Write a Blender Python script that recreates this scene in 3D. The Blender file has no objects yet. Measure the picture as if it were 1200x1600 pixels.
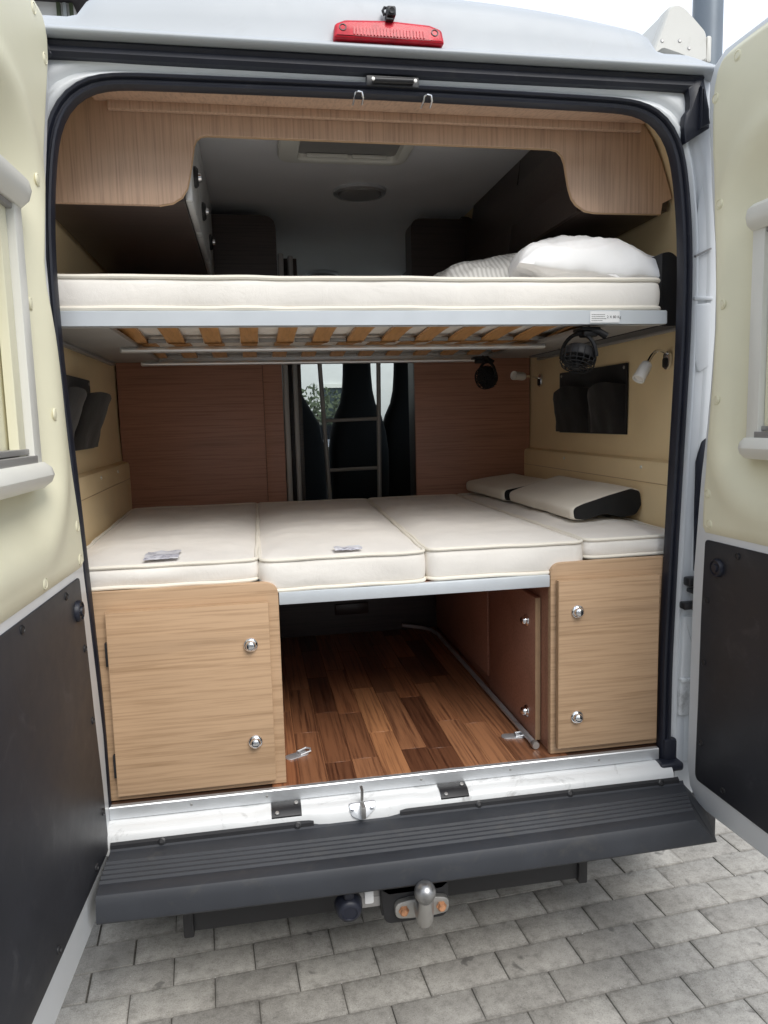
import bpy, bmesh, math, random
from mathutils import Vector, Matrix, noise
random.seed(7)
R = math.radians
S = bpy.context.scene
COL = S.collection

# ------------------------------------------------------------------ camera
cam_data = bpy.data.cameras.new('camera')
cam = bpy.data.objects.new('camera', cam_data); COL.objects.link(cam); S.camera = cam
yaw, pitch, roll = R(9.78), R(7.17), R(-1.48)
fw = Vector((math.sin(yaw)*math.cos(pitch), math.cos(yaw)*math.cos(pitch), -math.sin(pitch)))
rt = Vector((math.cos(yaw), -math.sin(yaw), 0)); up = rt.cross(fw)
r2 = rt*math.cos(roll) + up*math.sin(roll); u2 = up*math.cos(roll) - rt*math.sin(roll)
m = Matrix((r2, u2, -fw)).transposed().to_4x4(); m.translation = Vector((-0.351, -1.85, 1.50))
cam.matrix_world = m
cam_data.sensor_fit = 'VERTICAL'; cam_data.sensor_height = 36; cam_data.lens = 36*1160/1600
cam_data.clip_start = 0.02; cam_data.clip_end = 2000

# ------------------------------------------------------------------ sky, sun, exposure
SUN_EL, SUN_AZ = 46, 162          # azimuth clockwise from +Y: behind and to the right
w = bpy.data.worlds.new('World'); S.world = w; w.use_nodes = True
nt = w.node_tree; nt.nodes.clear()
out = nt.nodes.new('ShaderNodeOutputWorld'); bg = nt.nodes.new('ShaderNodeBackground')
sky = nt.nodes.new('ShaderNodeTexSky'); sky.sky_type = 'NISHITA'; sky.sun_disc = False
sky.sun_elevation = R(SUN_EL); sky.sun_rotation = R(SUN_AZ)
tc = nt.nodes.new('ShaderNodeTexCoord'); nz = nt.nodes.new('ShaderNodeTexNoise')
nz.inputs['Scale'].default_value = 1.6; nz.inputs['Detail'].default_value = 5
cr = nt.nodes.new('ShaderNodeValToRGB')
cr.color_ramp.elements[0].position = .30; cr.color_ramp.elements[0].color = (.25, .25, .25, 1)
cr.color_ramp.elements[1].position = .55; cr.color_ramp.elements[1].color = (1, 1, 1, 1)
mx = nt.nodes.new('ShaderNodeMix'); mx.data_type = 'RGBA'
mx.inputs[7].default_value = (9.0, 9.75, 10.9, 1)       # bright overcast cloud
nt.links.new(tc.outputs['Generated'], nz.inputs['Vector']); nt.links.new(nz.outputs['Fac'], cr.inputs['Fac'])
nt.links.new(cr.outputs['Color'], mx.inputs[0]); nt.links.new(sky.outputs['Color'], mx.inputs[6])
nt.links.new(mx.outputs[2], bg.inputs['Color']); nt.links.new(bg.outputs[0], out.inputs[0])
bg.inputs['Strength'].default_value = 0.06
sd = bpy.data.lights.new('sun', 'SUN'); sd.energy = 1.25; sd.angle = R(34); sd.color = (1, .965, .91)
so = bpy.data.objects.new('sun', sd); COL.objects.link(so); so.location = (0, 0, 30)
dirv = Vector((math.sin(R(SUN_AZ))*math.cos(R(SUN_EL)), math.cos(R(SUN_AZ))*math.cos(R(SUN_EL)), math.sin(R(SUN_EL))))
so.rotation_euler = (-dirv).to_track_quat('-Z', 'Y').to_euler()
S.view_settings.view_transform = 'Standard'; S.view_settings.look = 'None'
S.view_settings.gamma = 1; S.view_settings.use_curve_mapping = False
S.view_settings.exposure = 1.2
S.cycles.max_bounces = 10; S.cycles.diffuse_bounces = 6; S.cycles.use_denoising = True
S.cycles.transparent_max_bounces = 12

# ------------------------------------------------------------------ materials
def _new(name):
    mt = bpy.data.materials.new(name); mt.use_nodes = True
    n = mt.node_tree.nodes; return mt, mt.node_tree, n['Principled BSDF']
def _noise(nt, scale, detail=4, rough=.55, stretch=(1, 1, 1), src='Object', dist=0):
    t = nt.nodes.new('ShaderNodeTexCoord'); mp = nt.nodes.new('ShaderNodeMapping')
    mp.inputs['Scale'].default_value = stretch
    k = nt.nodes.new('ShaderNodeTexNoise'); k.inputs['Scale'].default_value = scale
    k.inputs['Detail'].default_value = detail; k.inputs['Roughness'].default_value = rough
    k.inputs['Distortion'].default_value = dist
    nt.links.new(t.outputs[src], mp.inputs[0]); nt.links.new(mp.outputs[0], k.inputs['Vector'])
    return k, mp
def _ramp(nt, src, stops):
    r = nt.nodes.new('ShaderNodeValToRGB'); e = r.color_ramp.elements
    while len(e) < len(stops): e.new(.5)
    for i, (p, c) in enumerate(stops):
        e[i].position = p; e[i].color = (*c, 1) if len(c) == 3 else c
    nt.links.new(src, r.inputs['Fac']); return r
def _mix(nt, fac, a, b, mode='MIX'):
    x = nt.nodes.new('ShaderNodeMix'); x.data_type = 'RGBA'; x.blend_type = mode
    for s, v in ((0, fac), (6, a), (7, b)):
        if hasattr(v, 'is_linked') or hasattr(v, 'links'): nt.links.new(v, x.inputs[s])
        elif isinstance(v, (int, float)): x.inputs[s].default_value = v
        else: x.inputs[s].default_value = (*v, 1)
    return x.outputs[2]
def _bump(nt, b, src, strength, dist=.002):
    k = nt.nodes.new('ShaderNodeBump'); k.inputs['Strength'].default_value = strength
    k.inputs['Distance'].default_value = dist
    nt.links.new(src, k.inputs['Height']); nt.links.new(k.outputs[0], b.inputs['Normal']); return k
def sc(c, f): return tuple(min(1, x*f) for x in c)
def plain(name, col, rough=.5, metal=0, var=.12, vscale=6, bump=0, bscale=200, bdist=.001, coat=0, spec=None, dirt=None, dirtamt=.5):
    mt, nt, b = _new(name)
    k, _ = _noise(nt, vscale, 5)
    r = _ramp(nt, k.outputs['Fac'], ((.3, sc(col, 1-var)), (.7, sc(col, 1+var))))
    c = r.outputs[0]
    if dirt:
        k2, _ = _noise(nt, 9, 8, .7, dist=1.2)
        d = _ramp(nt, k2.outputs['Fac'], ((.56, (0, 0, 0)), (.74, (dirtamt,)*3)))
        c = _mix(nt, d.outputs[0], c, dirt)
    nt.links.new(c, b.inputs['Base Color'])
    k3, _ = _noise(nt, vscale*4, 4)
    rr = nt.nodes.new('ShaderNodeMapRange'); rr.inputs[3].default_value = max(.02, rough-.08); rr.inputs[4].default_value = min(1, rough+.08)
    nt.links.new(k3.outputs['Fac'], rr.inputs[0]); nt.links.new(rr.outputs[0], b.inputs['Roughness'])
    b.inputs['Metallic'].default_value = metal
    if coat: b.inputs['Coat Weight'].default_value = coat; b.inputs['Coat Roughness'].default_value = .08
    if spec is not None: b.inputs['Specular IOR Level'].default_value = spec
    if bump:
        k4, _ = _noise(nt, bscale, 3); _bump(nt, b, k4.outputs['Fac'], bump, bdist)
    return mt
def wood(name, light, dark, grain='X', rough=.42, scale=1.0, rand=0, bump=.12, swirl=.6):
    mt, nt, b = _new(name)
    st = {'X': (.8, 34, 34), 'Y': (34, .8, 34), 'Z': (34, 34, .8)}[grain]
    st2 = {'X': (.5, 5, 5), 'Y': (5, .5, 5), 'Z': (5, 5, .5)}[grain]
    k1, m1 = _noise(nt, 4*scale, 8, .62, st, dist=.25); k2, m2 = _noise(nt, 2*scale, 4, .5, st2, dist=swirl)
    if rand:
        oi = nt.nodes.new('ShaderNodeObjectInfo'); mm = nt.nodes.new('ShaderNodeVectorMath'); mm.operation = 'SCALE'
        cb = nt.nodes.new('ShaderNodeCombineXYZ')
        for i in range(3): nt.links.new(oi.outputs['Random'], cb.inputs[i])
        nt.links.new(cb.outputs[0], mm.inputs[0]); mm.inputs['Scale'].default_value = 37
        for mp in (m1, m2): nt.links.new(mm.outputs[0], mp.inputs['Location'])
    mid = tuple((a+c)/2 for a, c in zip(light, dark))
    f1 = _ramp(nt, k1.outputs['Fac'], ((.30, dark), (.42, mid), (.52, light), (.7, sc(light, 1.06))))
    f2 = _ramp(nt, k2.outputs['Fac'], ((.3, (.86,)*3), (.5, (1,)*3), (.72, (1.0,)*3)))
    c = _mix(nt, 1.0, f1.outputs[0], f2.outputs[0], 'MULTIPLY')
    if rand:
        rr = _ramp(nt, oi.outputs['Random'], ((0, (.34, .28, .28)), (.28, (.62, .55, .52)), (.55, (1, .95, .9)), (.8, (.75, .62, .55)), (1, (1.25, 1.2, 1.05))))
        rr.color_ramp.interpolation = 'LINEAR'
        c = _mix(nt, 1.0, c, rr.outputs[0], 'MULTIPLY')
    nt.links.new(c, b.inputs['Base Color']); b.inputs['Roughness'].default_value = rough
    _bump(nt, b, k1.outputs['Fac'], bump, .0006); return mt
def fabric(name, col, weave=900, bump=.25, lump=.25, rough=.9, stretch=(1, 1, 1)):
    mt, nt, b = _new(name)
    k, _ = _noise(nt, 5, 5); r = _ramp(nt, k.outputs['Fac'], ((.3, sc(col, .93)), (.7, sc(col, 1.04))))
    nt.links.new(r.outputs[0], b.inputs['Base Color']); b.inputs['Roughness'].default_value = rough
    b.inputs['Sheen Weight'].default_value = .2; b.inputs['Specular IOR Level'].default_value = .2
    k1, _ = _noise(nt, weave, 2, stretch=stretch); k2, _ = _noise(nt, 14, 5, dist=.6)
    ad = nt.nodes.new('ShaderNodeMath'); ad.operation = 'MULTIPLY_ADD'; ad.inputs[1].default_value = .12
    nt.links.new(k1.outputs['Fac'], ad.inputs[0]); nt.links.new(k2.outputs['Fac'], ad.inputs[2])
    _bump(nt, b, ad.outputs[0], bump+lump, .004); return mt
def glassy(name, tint=(.75, .82, .82), gl=.12):
    mt = bpy.data.materials.new(name); mt.use_nodes = True; nt = mt.node_tree; nt.nodes.clear()
    o = nt.nodes.new('ShaderNodeOutputMaterial'); t = nt.nodes.new('ShaderNodeBsdfTransparent'); t.inputs[0].default_value = (*tint, 1)
    g = nt.nodes.new('ShaderNodeBsdfGlossy'); g.inputs['Roughness'].default_value = .03
    x = nt.nodes.new('ShaderNodeMixShader'); f = nt.nodes.new('ShaderNodeFresnel'); f.inputs[0].default_value = 1.45
    nt.links.new(f.outputs[0], x.inputs[0]); nt.links.new(t.outputs[0], x.inputs[1]); nt.links.new(g.outputs[0], x.inputs[2]); nt.links.new(x.outputs[0], o.inputs[0])
    return mt

M = {}
M['paint'] = plain('white_paint', (.72, .74, .755), .36, var=.02, coat=.15)
M['paint_worn'] = plain('worn_white_paint', (.70, .71, .71), .35, var=.04, coat=.3, dirt=(.16, .15, .14), dirtamt=.7)
M['roof_paint'] = plain('dimmed_roof_gelcoat', (.43, .455, .48), .45, var=.02, dirt=(.36, .37, .37), dirtamt=.3)  # roof white darkened in its colour so the lit roof does not blow out
M['cream'] = plain('cream_plastic', (.80, .765, .575), .48, var=.03, bump=.06, bscale=350)
M['cream_wall'] = plain('cream_wall_lining', (.84, .67, .41), .6, var=.04, bump=.08, bscale=300)
M['ivory'] = plain('ivory_plastic', (.75, .74, .68), .4, var=.02)
M['black_panel'] = plain('black_lining_panel', (.021, .022, .028), .5, var=.15, bump=.15, bscale=420, dirt=(.085, .085, .09), dirtamt=.4)
M['black_plastic'] = plain('black_plastic', (.016, .016, .018), .45, var=.15, bump=.1, bscale=300)
M['fan'] = plain('matt_black_fan_plastic', (.006, .006, .007), .6, var=.2, spec=.3)
M['rubber'] = plain('rubber', (.010, .012, .022), .48, var=.2, dirt=(.05, .05, .055), dirtamt=.4)
M['bumper'] = plain('grey_black_bumper', (.030, .033, .040), .58, spec=.45, var=.15, bump=.2, bscale=500, dirt=(.075, .07, .062), dirtamt=.45)
M['alu'] = plain('brushed_aluminium', (.72, .74, .76), .42, .75, var=.05)
M['alu_bed'] = plain('silver_bed_rail', (.66, .70, .74), .42, .35, var=.03)
M['grey_metal'] = plain('grey_coated_metal', (.34, .33, .32), .5, .3, var=.05)
M['steel'] = plain('worn_steel', (.48, .47, .45), .45, .9, var=.2, dirt=(.2, .15, .1), dirtamt=.5)
M['chrome'] = plain('chrome', (.82, .82, .83), .09, 1, var=.02)
M['rust'] = plain('rusty_bolt', (.42, .21, .11), .85, .2, var=.45, vscale=60)
M['ball'] = plain('tow_ball_steel', (.38, .38, .38), .36, .9, var=.3, vscale=50)
M['oak'] = wood('oak_laminate', (.52, .345, .21), (.36, .225, .125), 'X')
M['oak_v'] = wood('oak_laminate_upright', (.60, .415, .30), (.42, .275, .20), 'Z')
M['oak_y'] = wood('oak_laminate_deep', (.60, .415, .30), (.42, .275, .20), 'Y')
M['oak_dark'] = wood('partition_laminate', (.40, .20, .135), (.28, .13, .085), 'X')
M['oak_edge'] = plain('oak_edge_band', (.44, .29, .17), .45, var=.08, vscale=30)
M['floor_plank'] = wood('walnut_plank', (.40, .195, .10), (.12, .05, .03), 'Y', rough=.33, rand=1, scale=.9, swirl=2.2)
M['floor_base'] = plain('floor_base', (.10, .05, .03), .5)
M['slat'] = wood('birch_slat', (.56, .285, .10), (.40, .185, .06), 'Y', rough=.4)
M['mattress'] = fabric('mattress_cover', (.80, .765, .715), 480, .3, .42, stretch=(1, 2.2, 1))
M['piping'] = fabric('mattress_piping', (.80, .755, .66), 900, .2, .0)
M['pillow'] = fabric('pillow_cotton', (.82, .82, .82), 800, .1, .18)
M['cushion'] = fabric('cushion_cover', (.77, .72, .63), 700, .15, .12)
M['black_fabric'] = fabric('black_fabric', (.013, .012, .012), 600, .3, .2)
M['seat_fabric'] = fabric('seat_fabric', (.03, .03, .033), 300, .3, .1)
M['dark_side'] = plain('black_mesh_side', (.006, .006, .006), .8, var=.2)
M['ceiling'] = plain('grey_white_ceiling', (.88, .88, .90), .6, var=.02)
M['cupboard_door'] = plain('grey_white_cupboard_door', (.55, .56, .56), .3, var=.02)
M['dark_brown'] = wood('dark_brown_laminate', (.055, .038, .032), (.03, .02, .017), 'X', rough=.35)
M['red'] = plain('red_lens', (.50, .010, .025), .38, var=.25, vscale=40, coat=.25, spec=.3)
M['sticker'] = plain('white_sticker', (.78, .78, .78), .5, var=.02)
M['ink'] = plain('black_ink', (.02, .02, .02), .6)
M['awning'] = plain('off_white_awning', (.60, .59, .545), .4, var=.04, dirt=(.3, .27, .2), dirtamt=.3)
M['post'] = plain('grey_lamp_post', (.16, .185, .21), .4, .3, var=.06)
M['glass'] = glassy('clear_glass')
M['dark_glass'] = glassy('tinted_glass', (.10, .12, .14))
M['frost'] = plain('frosted_lamp_head', (.74, .72, .68), .5, var=.03)
M['wall_white'] = plain('white_render', (.70, .695, .67), .85, var=.06, vscale=2)
M['wall_grey'] = plain('grey_render', (.36, .38, .38), .85, var=.06, vscale=2)
M['roof_dark'] = plain('dark_roof_tiles', (.05, .045, .05), .8, var=.2)
M['win_dark'] = plain('dark_window_pane', (.05, .065, .07), .08, var=.2)
M['leaf'] = plain('hedge_leaves', (.075, .095, .05), .7, var=.4, vscale=3)
M['trunk'] = plain('hedge_stem', (.10, .07, .045), .9, var=.3)
M['tyre'] = plain('tyre_rubber', (.012, .012, .012), .8)
M['striped'] = None
def _striped():
    mt, nt, b = _new('grey_striped_cotton')
    t = nt.nodes.new('ShaderNodeTexCoord'); wv = nt.nodes.new('ShaderNodeTexWave'); wv.inputs['Scale'].default_value = 22
    wv.inputs['Distortion'].default_value = .6; wv.bands_direction = 'X'
    nt.links.new(t.outputs['Object'], wv.inputs['Vector'])
    r = _ramp(nt, wv.outputs['Fac'], ((.2, (.52, .51, .48)), (.7, (.70, .69, .66))))
    nt.links.new(r.outputs[0], b.inputs['Base Color']); b.inputs['Roughness'].default_value = .9
    k, _ = _noise(nt, 20, 4); _bump(nt, b, k.outputs['Fac'], .4, .004); return mt
M['striped'] = _striped()
def _paver():
    mt, nt, b = _new('grey_concrete_paver')
    oi = nt.nodes.new('ShaderNodeObjectInfo')
    k1, _ = _noise(nt, 2.3, 4, src='Generated'); t = nt.nodes.new('ShaderNodeNewGeometry')
    def gn(scale, det, ro=.6, dist=0):
        k = nt.nodes.new('ShaderNodeTexNoise'); k.inputs['Scale'].default_value = scale; k.inputs['Detail'].default_value = det
        k.inputs['Roughness'].default_value = ro; k.inputs['Distortion'].default_value = dist
        nt.links.new(t.outputs['Position'], k.inputs['Vector']); return k
    big, mid, fine = gn(3.5, 5, .6, .5), gn(30, 9, .78), gn(300, 4, .7)
    c0 = _ramp(nt, mid.outputs['Fac'], ((.30, (.25, .238, .216)), (.5, (.395, .378, .35)), (.72, (.49, .472, .435))))
    c1 = _ramp(nt, big.outputs['Fac'], ((.32, (.74, .735, .725)), (.62, (1.05, 1.05, 1.04))))
    c2 = _ramp(nt, fine.outputs['Fac'], ((.28, (.45,)*3), (.44, (.93,)*3), (.60, (1.03,)*3), (.78, (1.45,)*3)))
    c3 = _ramp(nt, oi.outputs['Random'], ((0, (.84, .83, .82)), (1, (1.10, 1.09, 1.07))))
    c = _mix(nt, 1, c0.outputs[0], c1.outputs[0], 'MULTIPLY'); c = _mix(nt, 1, c, c2.outputs[0], 'MULTIPLY'); c = _mix(nt, 1, c, c3.outputs[0], 'MULTIPLY')
    st = gn(9, 3, .55, .4); sr = _ramp(nt, st.outputs['Fac'], ((.665, (0, 0, 0)), (.70, (.6,)*3)))
    c = _mix(nt, sr.outputs[0], c, (.07, .066, .06))
    tg_ = nt.nodes.new('ShaderNodeTexCoord'); sp = nt.nodes.new('ShaderNodeSeparateXYZ'); nt.links.new(tg_.outputs['Generated'], sp.inputs[0])
    def mth(op, a, v):
        k = nt.nodes.new('ShaderNodeMath'); k.operation = op
        for i_, q in enumerate((a, v)):
            if isinstance(q, (int, float)): k.inputs[i_].default_value = q
            else: nt.links.new(q, k.inputs[i_])
        return k.outputs[0]
    ex_ = mth('MULTIPLY', mth('SUBTRACT', .5, mth('ABSOLUTE', mth('SUBTRACT', sp.outputs[0], .5), 0)), .218)
    ey_ = mth('MULTIPLY', mth('SUBTRACT', .5, mth('ABSOLUTE', mth('SUBTRACT', sp.outputs[1], .5), 0)), .109)
    ed_ = mth('ADD', mth('MINIMUM', ex_, ey_), mth('MULTIPLY', mth('SUBTRACT', mid.outputs['Fac'], .5), .030))
    er = _ramp(nt, mth('MULTIPLY', ed_, 30), ((.0, (.42,)*3), (.30, (0, 0, 0))))
    c = _mix(nt, er.outputs[0], c, (.115, .105, .092))
    nt.links.new(c, b.inputs['Base Color']); b.inputs['Roughness'].default_value = .9
    ad = nt.nodes.new('ShaderNodeMath'); ad.operation = 'MULTIPLY_ADD'; ad.inputs[1].default_value = .3
    nt.links.new(fine.outputs['Fac'], ad.inputs[0]); nt.links.new(mid.outputs['Fac'], ad.inputs[2])
    _bump(nt, b, ad.outputs[0], .55, .003); return mt
M['paver'] = _paver()
def _ground():
    mt, nt, b = _new('sand_joints_and_far_paving')
    t = nt.nodes.new('ShaderNodeNewGeometry'); mp = nt.nodes.new('ShaderNodeMapping'); mp.inputs['Rotation'].default_value[2] = R(-3.75)
    br = nt.nodes.new('ShaderNodeTexBrick'); br.inputs['Scale'].default_value = 1; br.inputs['Brick Width'].default_value = .2195; br.inputs['Row Height'].default_value = .11
    br.inputs['Mortar Size'].default_value = .003
    br.inputs['Color1'].default_value = (.25, .24, .22, 1); br.inputs['Color2'].default_value = (.21, .20, .185, 1); br.inputs['Mortar'].default_value = (.09, .085, .075, 1)
    nt.links.new(t.outputs['Position'], mp.inputs[0]); nt.links.new(mp.outputs[0], br.inputs['Vector'])
    sx = nt.nodes.new('ShaderNodeVectorMath'); sx.operation = 'LENGTH'; nt.links.new(t.outputs['Position'], sx.inputs[0])
    gt = nt.nodes.new('ShaderNodeMath'); gt.operation = 'GREATER_THAN'; gt.inputs[1].default_value = 5.5; nt.links.new(sx.outputs['Value'], gt.inputs[0])
    k = nt.nodes.new('ShaderNodeTexNoise'); k.inputs['Scale'].default_value = 150; nt.links.new(t.outputs['Position'], k.inputs['Vector'])
    sand = _ramp(nt, k.outputs['Fac'], ((.3, (.07, .065, .055)), (.7, (.15, .14, .12))))
    c = _mix(nt, gt.outputs[0], sand.outputs[0], br.outputs[0]); nt.links.new(c, b.inputs['Base Color']); b.inputs['Roughness'].default_value = .95
    return mt
M['ground'] = _ground()
def _print():
    mt, nt, b = _new('crumpled_printed_label')
    k, _ = _noise(nt, 60, 6, .7, (1, 3.5, 1)); r = _ramp(nt, k.outputs['Fac'], ((.42, (.22, .22, .27)), (.52, (.62, .62, .68))))
    k2, _ = _noise(nt, 18, 3); r2_ = _ramp(nt, k2.outputs['Fac'], ((.45, (0, 0, 0)), (.55, (1, 1, 1))))
    c = _mix(nt, r2_.outputs[0], (.72, .72, .76), r.outputs[0]); nt.links.new(c, b.inputs['Base Color']); b.inputs['Roughness'].default_value = .35
    return mt
M['print'] = _print()

# ------------------------------------------------------------------ mesh helpers
WL = {}
class MB:
    def __init__(s): s.bm = bmesh.new()
    def _merge(s, b):
        me = bpy.data.meshes.new('tmp'); b.to_mesh(me); b.free(); s.bm.from_mesh(me); bpy.data.meshes.remove(me); return s
    def box(s, x0, x1, y0, y1, z0, z1, b=0, seg=2, fn=None):
        t = bmesh.new(); bmesh.ops.create_cube(t, size=1)
        for v in t.verts: v.co = Vector(((x0+x1)/2+v.co.x*(x1-x0), (y0+y1)/2+v.co.y*(y1-y0), (z0+z1)/2+v.co.z*(z1-z0)))
        if b: bmesh.ops.bevel(t, geom=t.edges[:], offset=b, segments=seg, profile=.5, affect='EDGES')
        if fn:
            for v in t.verts: v.co = Vector(fn(*v.co))
        return s._merge(t)
    def prism(s, pts, fn, w0, w1, holes=(), b=0, seg=2, taper=0):
        """outline pts (a,b) between depths w0..w1; fn(a,b,w)->world"""
        t = bmesh.new(); loops = [pts]+list(holes); cap0 = []; ed = []
        lv = []
        for lp in loops:
            vs = [t.verts.new(Vector((p[0], p[1], w0))) for p in lp]; lv.append(vs)
            for i in range(len(vs)): ed.append(t.edges.new((vs[i], vs[(i+1) % len(vs)])))
        if len(loops) == 1: t.faces.new(lv[0])
        else: bmesh.ops.triangle_fill(t, edges=ed, use_beauty=True, use_dissolve=False)
        fs = t.faces[:]
        ex = bmesh.ops.extrude_face_region(t, geom=fs, use_keep_orig=True)
        nv = [g for g in ex['geom'] if isinstance(g, bmesh.types.BMVert)]
        for v in nv: v.co.z = w1
        if b:
            top = [e for e in t.edges if all(abs(v.co.z-w1) < 1e-7 for v in e.verts) and any(abs(f.normal.z) < .5 for f in e.link_faces)]
            t.normal_update()
            top = [e for e in t.edges if all(abs(v.co.z-w1) < 1e-7 for v in e.verts) and len(e.link_faces) == 2 and any(abs(f.normal.z) < .5 for f in e.link_faces)]
            bmesh.ops.bevel(t, geom=top, offset=b, segments=seg, profile=.5, affect='EDGES')
        for v in t.verts: v.co = Vector(fn(*v.co))
        return s._merge(t)
    def tube(s, path, r, n=8, closed=False, caps=True):
        path = [Vector(p) for p in path]; L = len(path); rings = []; prev = None
        rad = r if isinstance(r, (list, tuple)) else [r]*L
        for i, p in enumerate(path):
            a = path[(i-1) % L] if (closed or i) else p; c = path[(i+1) % L] if (closed or i < L-1) else p
            d = (c-a).normalized()
            if prev is None:
                q = Vector((0, 0, 1)) if abs(d.z) < .9 else Vector((1, 0, 0)); nx = d.cross(q).normalized()
            else: nx = (prev-d*prev.dot(d)).normalized()
            prev = nx; ny = d.cross(nx)
            rings.append([s.bm.verts.new(p+nx*rad[i]*math.cos(2*math.pi*k/n)+ny*rad[i]*math.sin(2*math.pi*k/n)) for k in range(n)])
        for i in range(L if closed else L-1):
            A, B = rings[i], rings[(i+1) % L]
            for k in range(n): s.bm.faces.new((A[k], A[(k+1) % n], B[(k+1) % n], B[k]))
        if caps and not closed: s.bm.faces.new(rings[0][::-1]); s.bm.faces.new(rings[-1])
        return s
    def lathe(s, prof, o, axis, n=20):
        o = Vector(o); ax = Vector(axis).normalized(); q = Vector((0, 0, 1)) if abs(ax.z) < .9 else Vector((1, 0, 0))
        nx = ax.cross(q).normalized(); ny = ax.cross(nx); rings = []
        for r_, h in prof:
            if r_ < 1e-6: rings.append([s.bm.verts.new(o+ax*h)])
            else: rings.append([s.bm.verts.new(o+ax*h+(nx*math.cos(2*math.pi*k/n)+ny*math.sin(2*math.pi*k/n))*r_) for k in range(n)])
        for A, B in zip(rings, rings[1:]):
            for k in range(n):
                if len(A) == 1 and len(B) == 1: continue
                if len(A) == 1: s.bm.faces.new((A[0], B[(k+1) % n], B[k]))
                elif len(B) == 1: s.bm.faces.new((A[k], A[(k+1) % n], B[0]))
                else: s.bm.faces.new((A[k], A[(k+1) % n], B[(k+1) % n], B[k]))
        for rg in (rings[0], rings[-1]):
            if len(rg) > 2: s.bm.faces.new(rg)
        return s
    def grid(s, nu, nv, f, skip=None, closeu=False):
        V = [[s.bm.verts.new(Vector(f(i/nu, j/nv))) for j in range(nv+1)] for i in range(nu if closeu else nu+1)]
        for i in range(nu):
            for j in range(nv):
                if skip and skip((i+.5)/nu, (j+.5)/nv): continue
                i2 = (i+1) % nu if closeu else i+1
                s.bm.faces.new((V[i][j], V[i2][j], V[i2][j+1], V[i][j+1]))
        return s
    def loft(s, rings, closed=True, caps=True):
        V = [[s.bm.verts.new(Vector(p)) for p in r_] for r_ in rings]; n = len(rings[0])
        for A, B in zip(V, V[1:]):
            for k in range(n if closed else n-1): s.bm.faces.new((A[k], A[(k+1) % n], B[(k+1) % n], B[k]))
        if caps and closed: s.bm.faces.new(V[0][::-1]); s.bm.faces.new(V[-1])
        return s

def props(o, label=None, cat=None, group=None, kind=None):
    if label: o['label'] = label
    if cat: o['category'] = cat
    if group: o['group'] = group
    if kind: o['kind'] = kind
    return o
def build(name, mb, mat, parent=None, ang=38, **kw):
    bm = mb.bm; bmesh.ops.remove_doubles(bm, verts=bm.verts[:], dist=1e-6)
    bmesh.ops.recalc_face_normals(bm, faces=bm.faces[:])
    lo = Vector([min(v.co[i] for v in bm.verts) for i in range(3)]); hi = Vector([max(v.co[i] for v in bm.verts) for i in range(3)])
    c = (lo+hi)/2
    if parent is None: c.z = lo.z
    for v in bm.verts: v.co -= c
    me = bpy.data.meshes.new(name); bm.to_mesh(me); bm.free()
    me.materials.append(M[mat] if isinstance(mat, str) else mat)
    for p in me.polygons: p.use_smooth = True
    me.set_sharp_from_angle(angle=R(ang))
    o = bpy.data.objects.new(name, me); COL.objects.link(o); WL[o] = c
    if parent is not None: o.parent = parent; o.location = c-WL[parent]
    else: o.location = c
    return props(o, **kw)
def thing(name, loc, label, cat, group=None):
    o = bpy.data.objects.new(name, None); COL.objects.link(o); o.location = loc; o.empty_display_size = .1
    WL[o] = Vector(loc); return props(o, label, cat, group)
def dup(o, at, parent=None, rot=None):
    """copy one mesh object to world position at, under parent"""
    c = o.copy(); COL.objects.link(c); at = Vector(at); WL[c] = at; c.parent = parent
    c.location = at-(WL[parent] if parent is not None else Vector((0, 0, 0)))
    if rot is not None: c.rotation_euler = rot
    return c
def rrect(x0, x1, z0, z1, r, n=5):
    P = []
    for cx, cz, a0 in ((x1-r, z1-r, 0), (x0+r, z1-r, 90), (x0+r, z0+r, 180), (x1-r, z0+r, 270)):
        for k in range(n+1): a = R(a0+90*k/n); P.append((cx+r*math.cos(a), cz+r*math.sin(a)))
    return P
def rpoly(pts, rad, n=5):
    """round the corners of polygon pts; rad one value or list"""
    P = []; L = len(pts)
    for i, p in enumerate(pts):
        r_ = rad[i] if isinstance(rad, (list, tuple)) else rad
        p = Vector(p); a = Vector(pts[i-1])-p; b = Vector(pts[(i+1) % L])-p
        if r_ < 1e-5: P.append(tuple(p)); continue
        a1 = a.normalized(); b1 = b.normalized(); h = a1.angle(b1)/2
        t = min(r_/math.tan(h), a.length*.49, b.length*.49)
        A = p+a1*t; B = p+b1*t
        for k in range(n+1):
            s = k/n; P.append(tuple(A*(1-s)**2+p*2*s*(1-s)+B*s*s))
    return P
def interp(tab, x):
    if x <= tab[0][0]: return tab[0][1]
    for (a, va), (b, vb) in zip(tab, tab[1:]):
        if x <= b: t = (x-a)/(b-a); return va+(vb-va)*t
    return tab[-1][1]
def sm(a, b, x):
    t = max(0, min(1, (x-a)/(b-a))); return t*t*(3-2*t)
XZ = lambda a, b, w: (a, w, b)          # outline in X,Z; depth along Y
YZ = lambda a, b, w: (w, a, b)          # outline in Y,Z; depth along X
XY = lambda a, b, w: (a, b, w)
def knob_mesh(mb, o, axis, s=1.0):
    mb.lathe([(.0175*s, 0), (.0185*s, .003*s), (.017*s, .006*s), (.0135*s, .008*s), (.0130*s, .013*s), (.011*s, .017*s), (.006*s, .0195*s), (0, .020*s)], o, axis, 24); return mb

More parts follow.
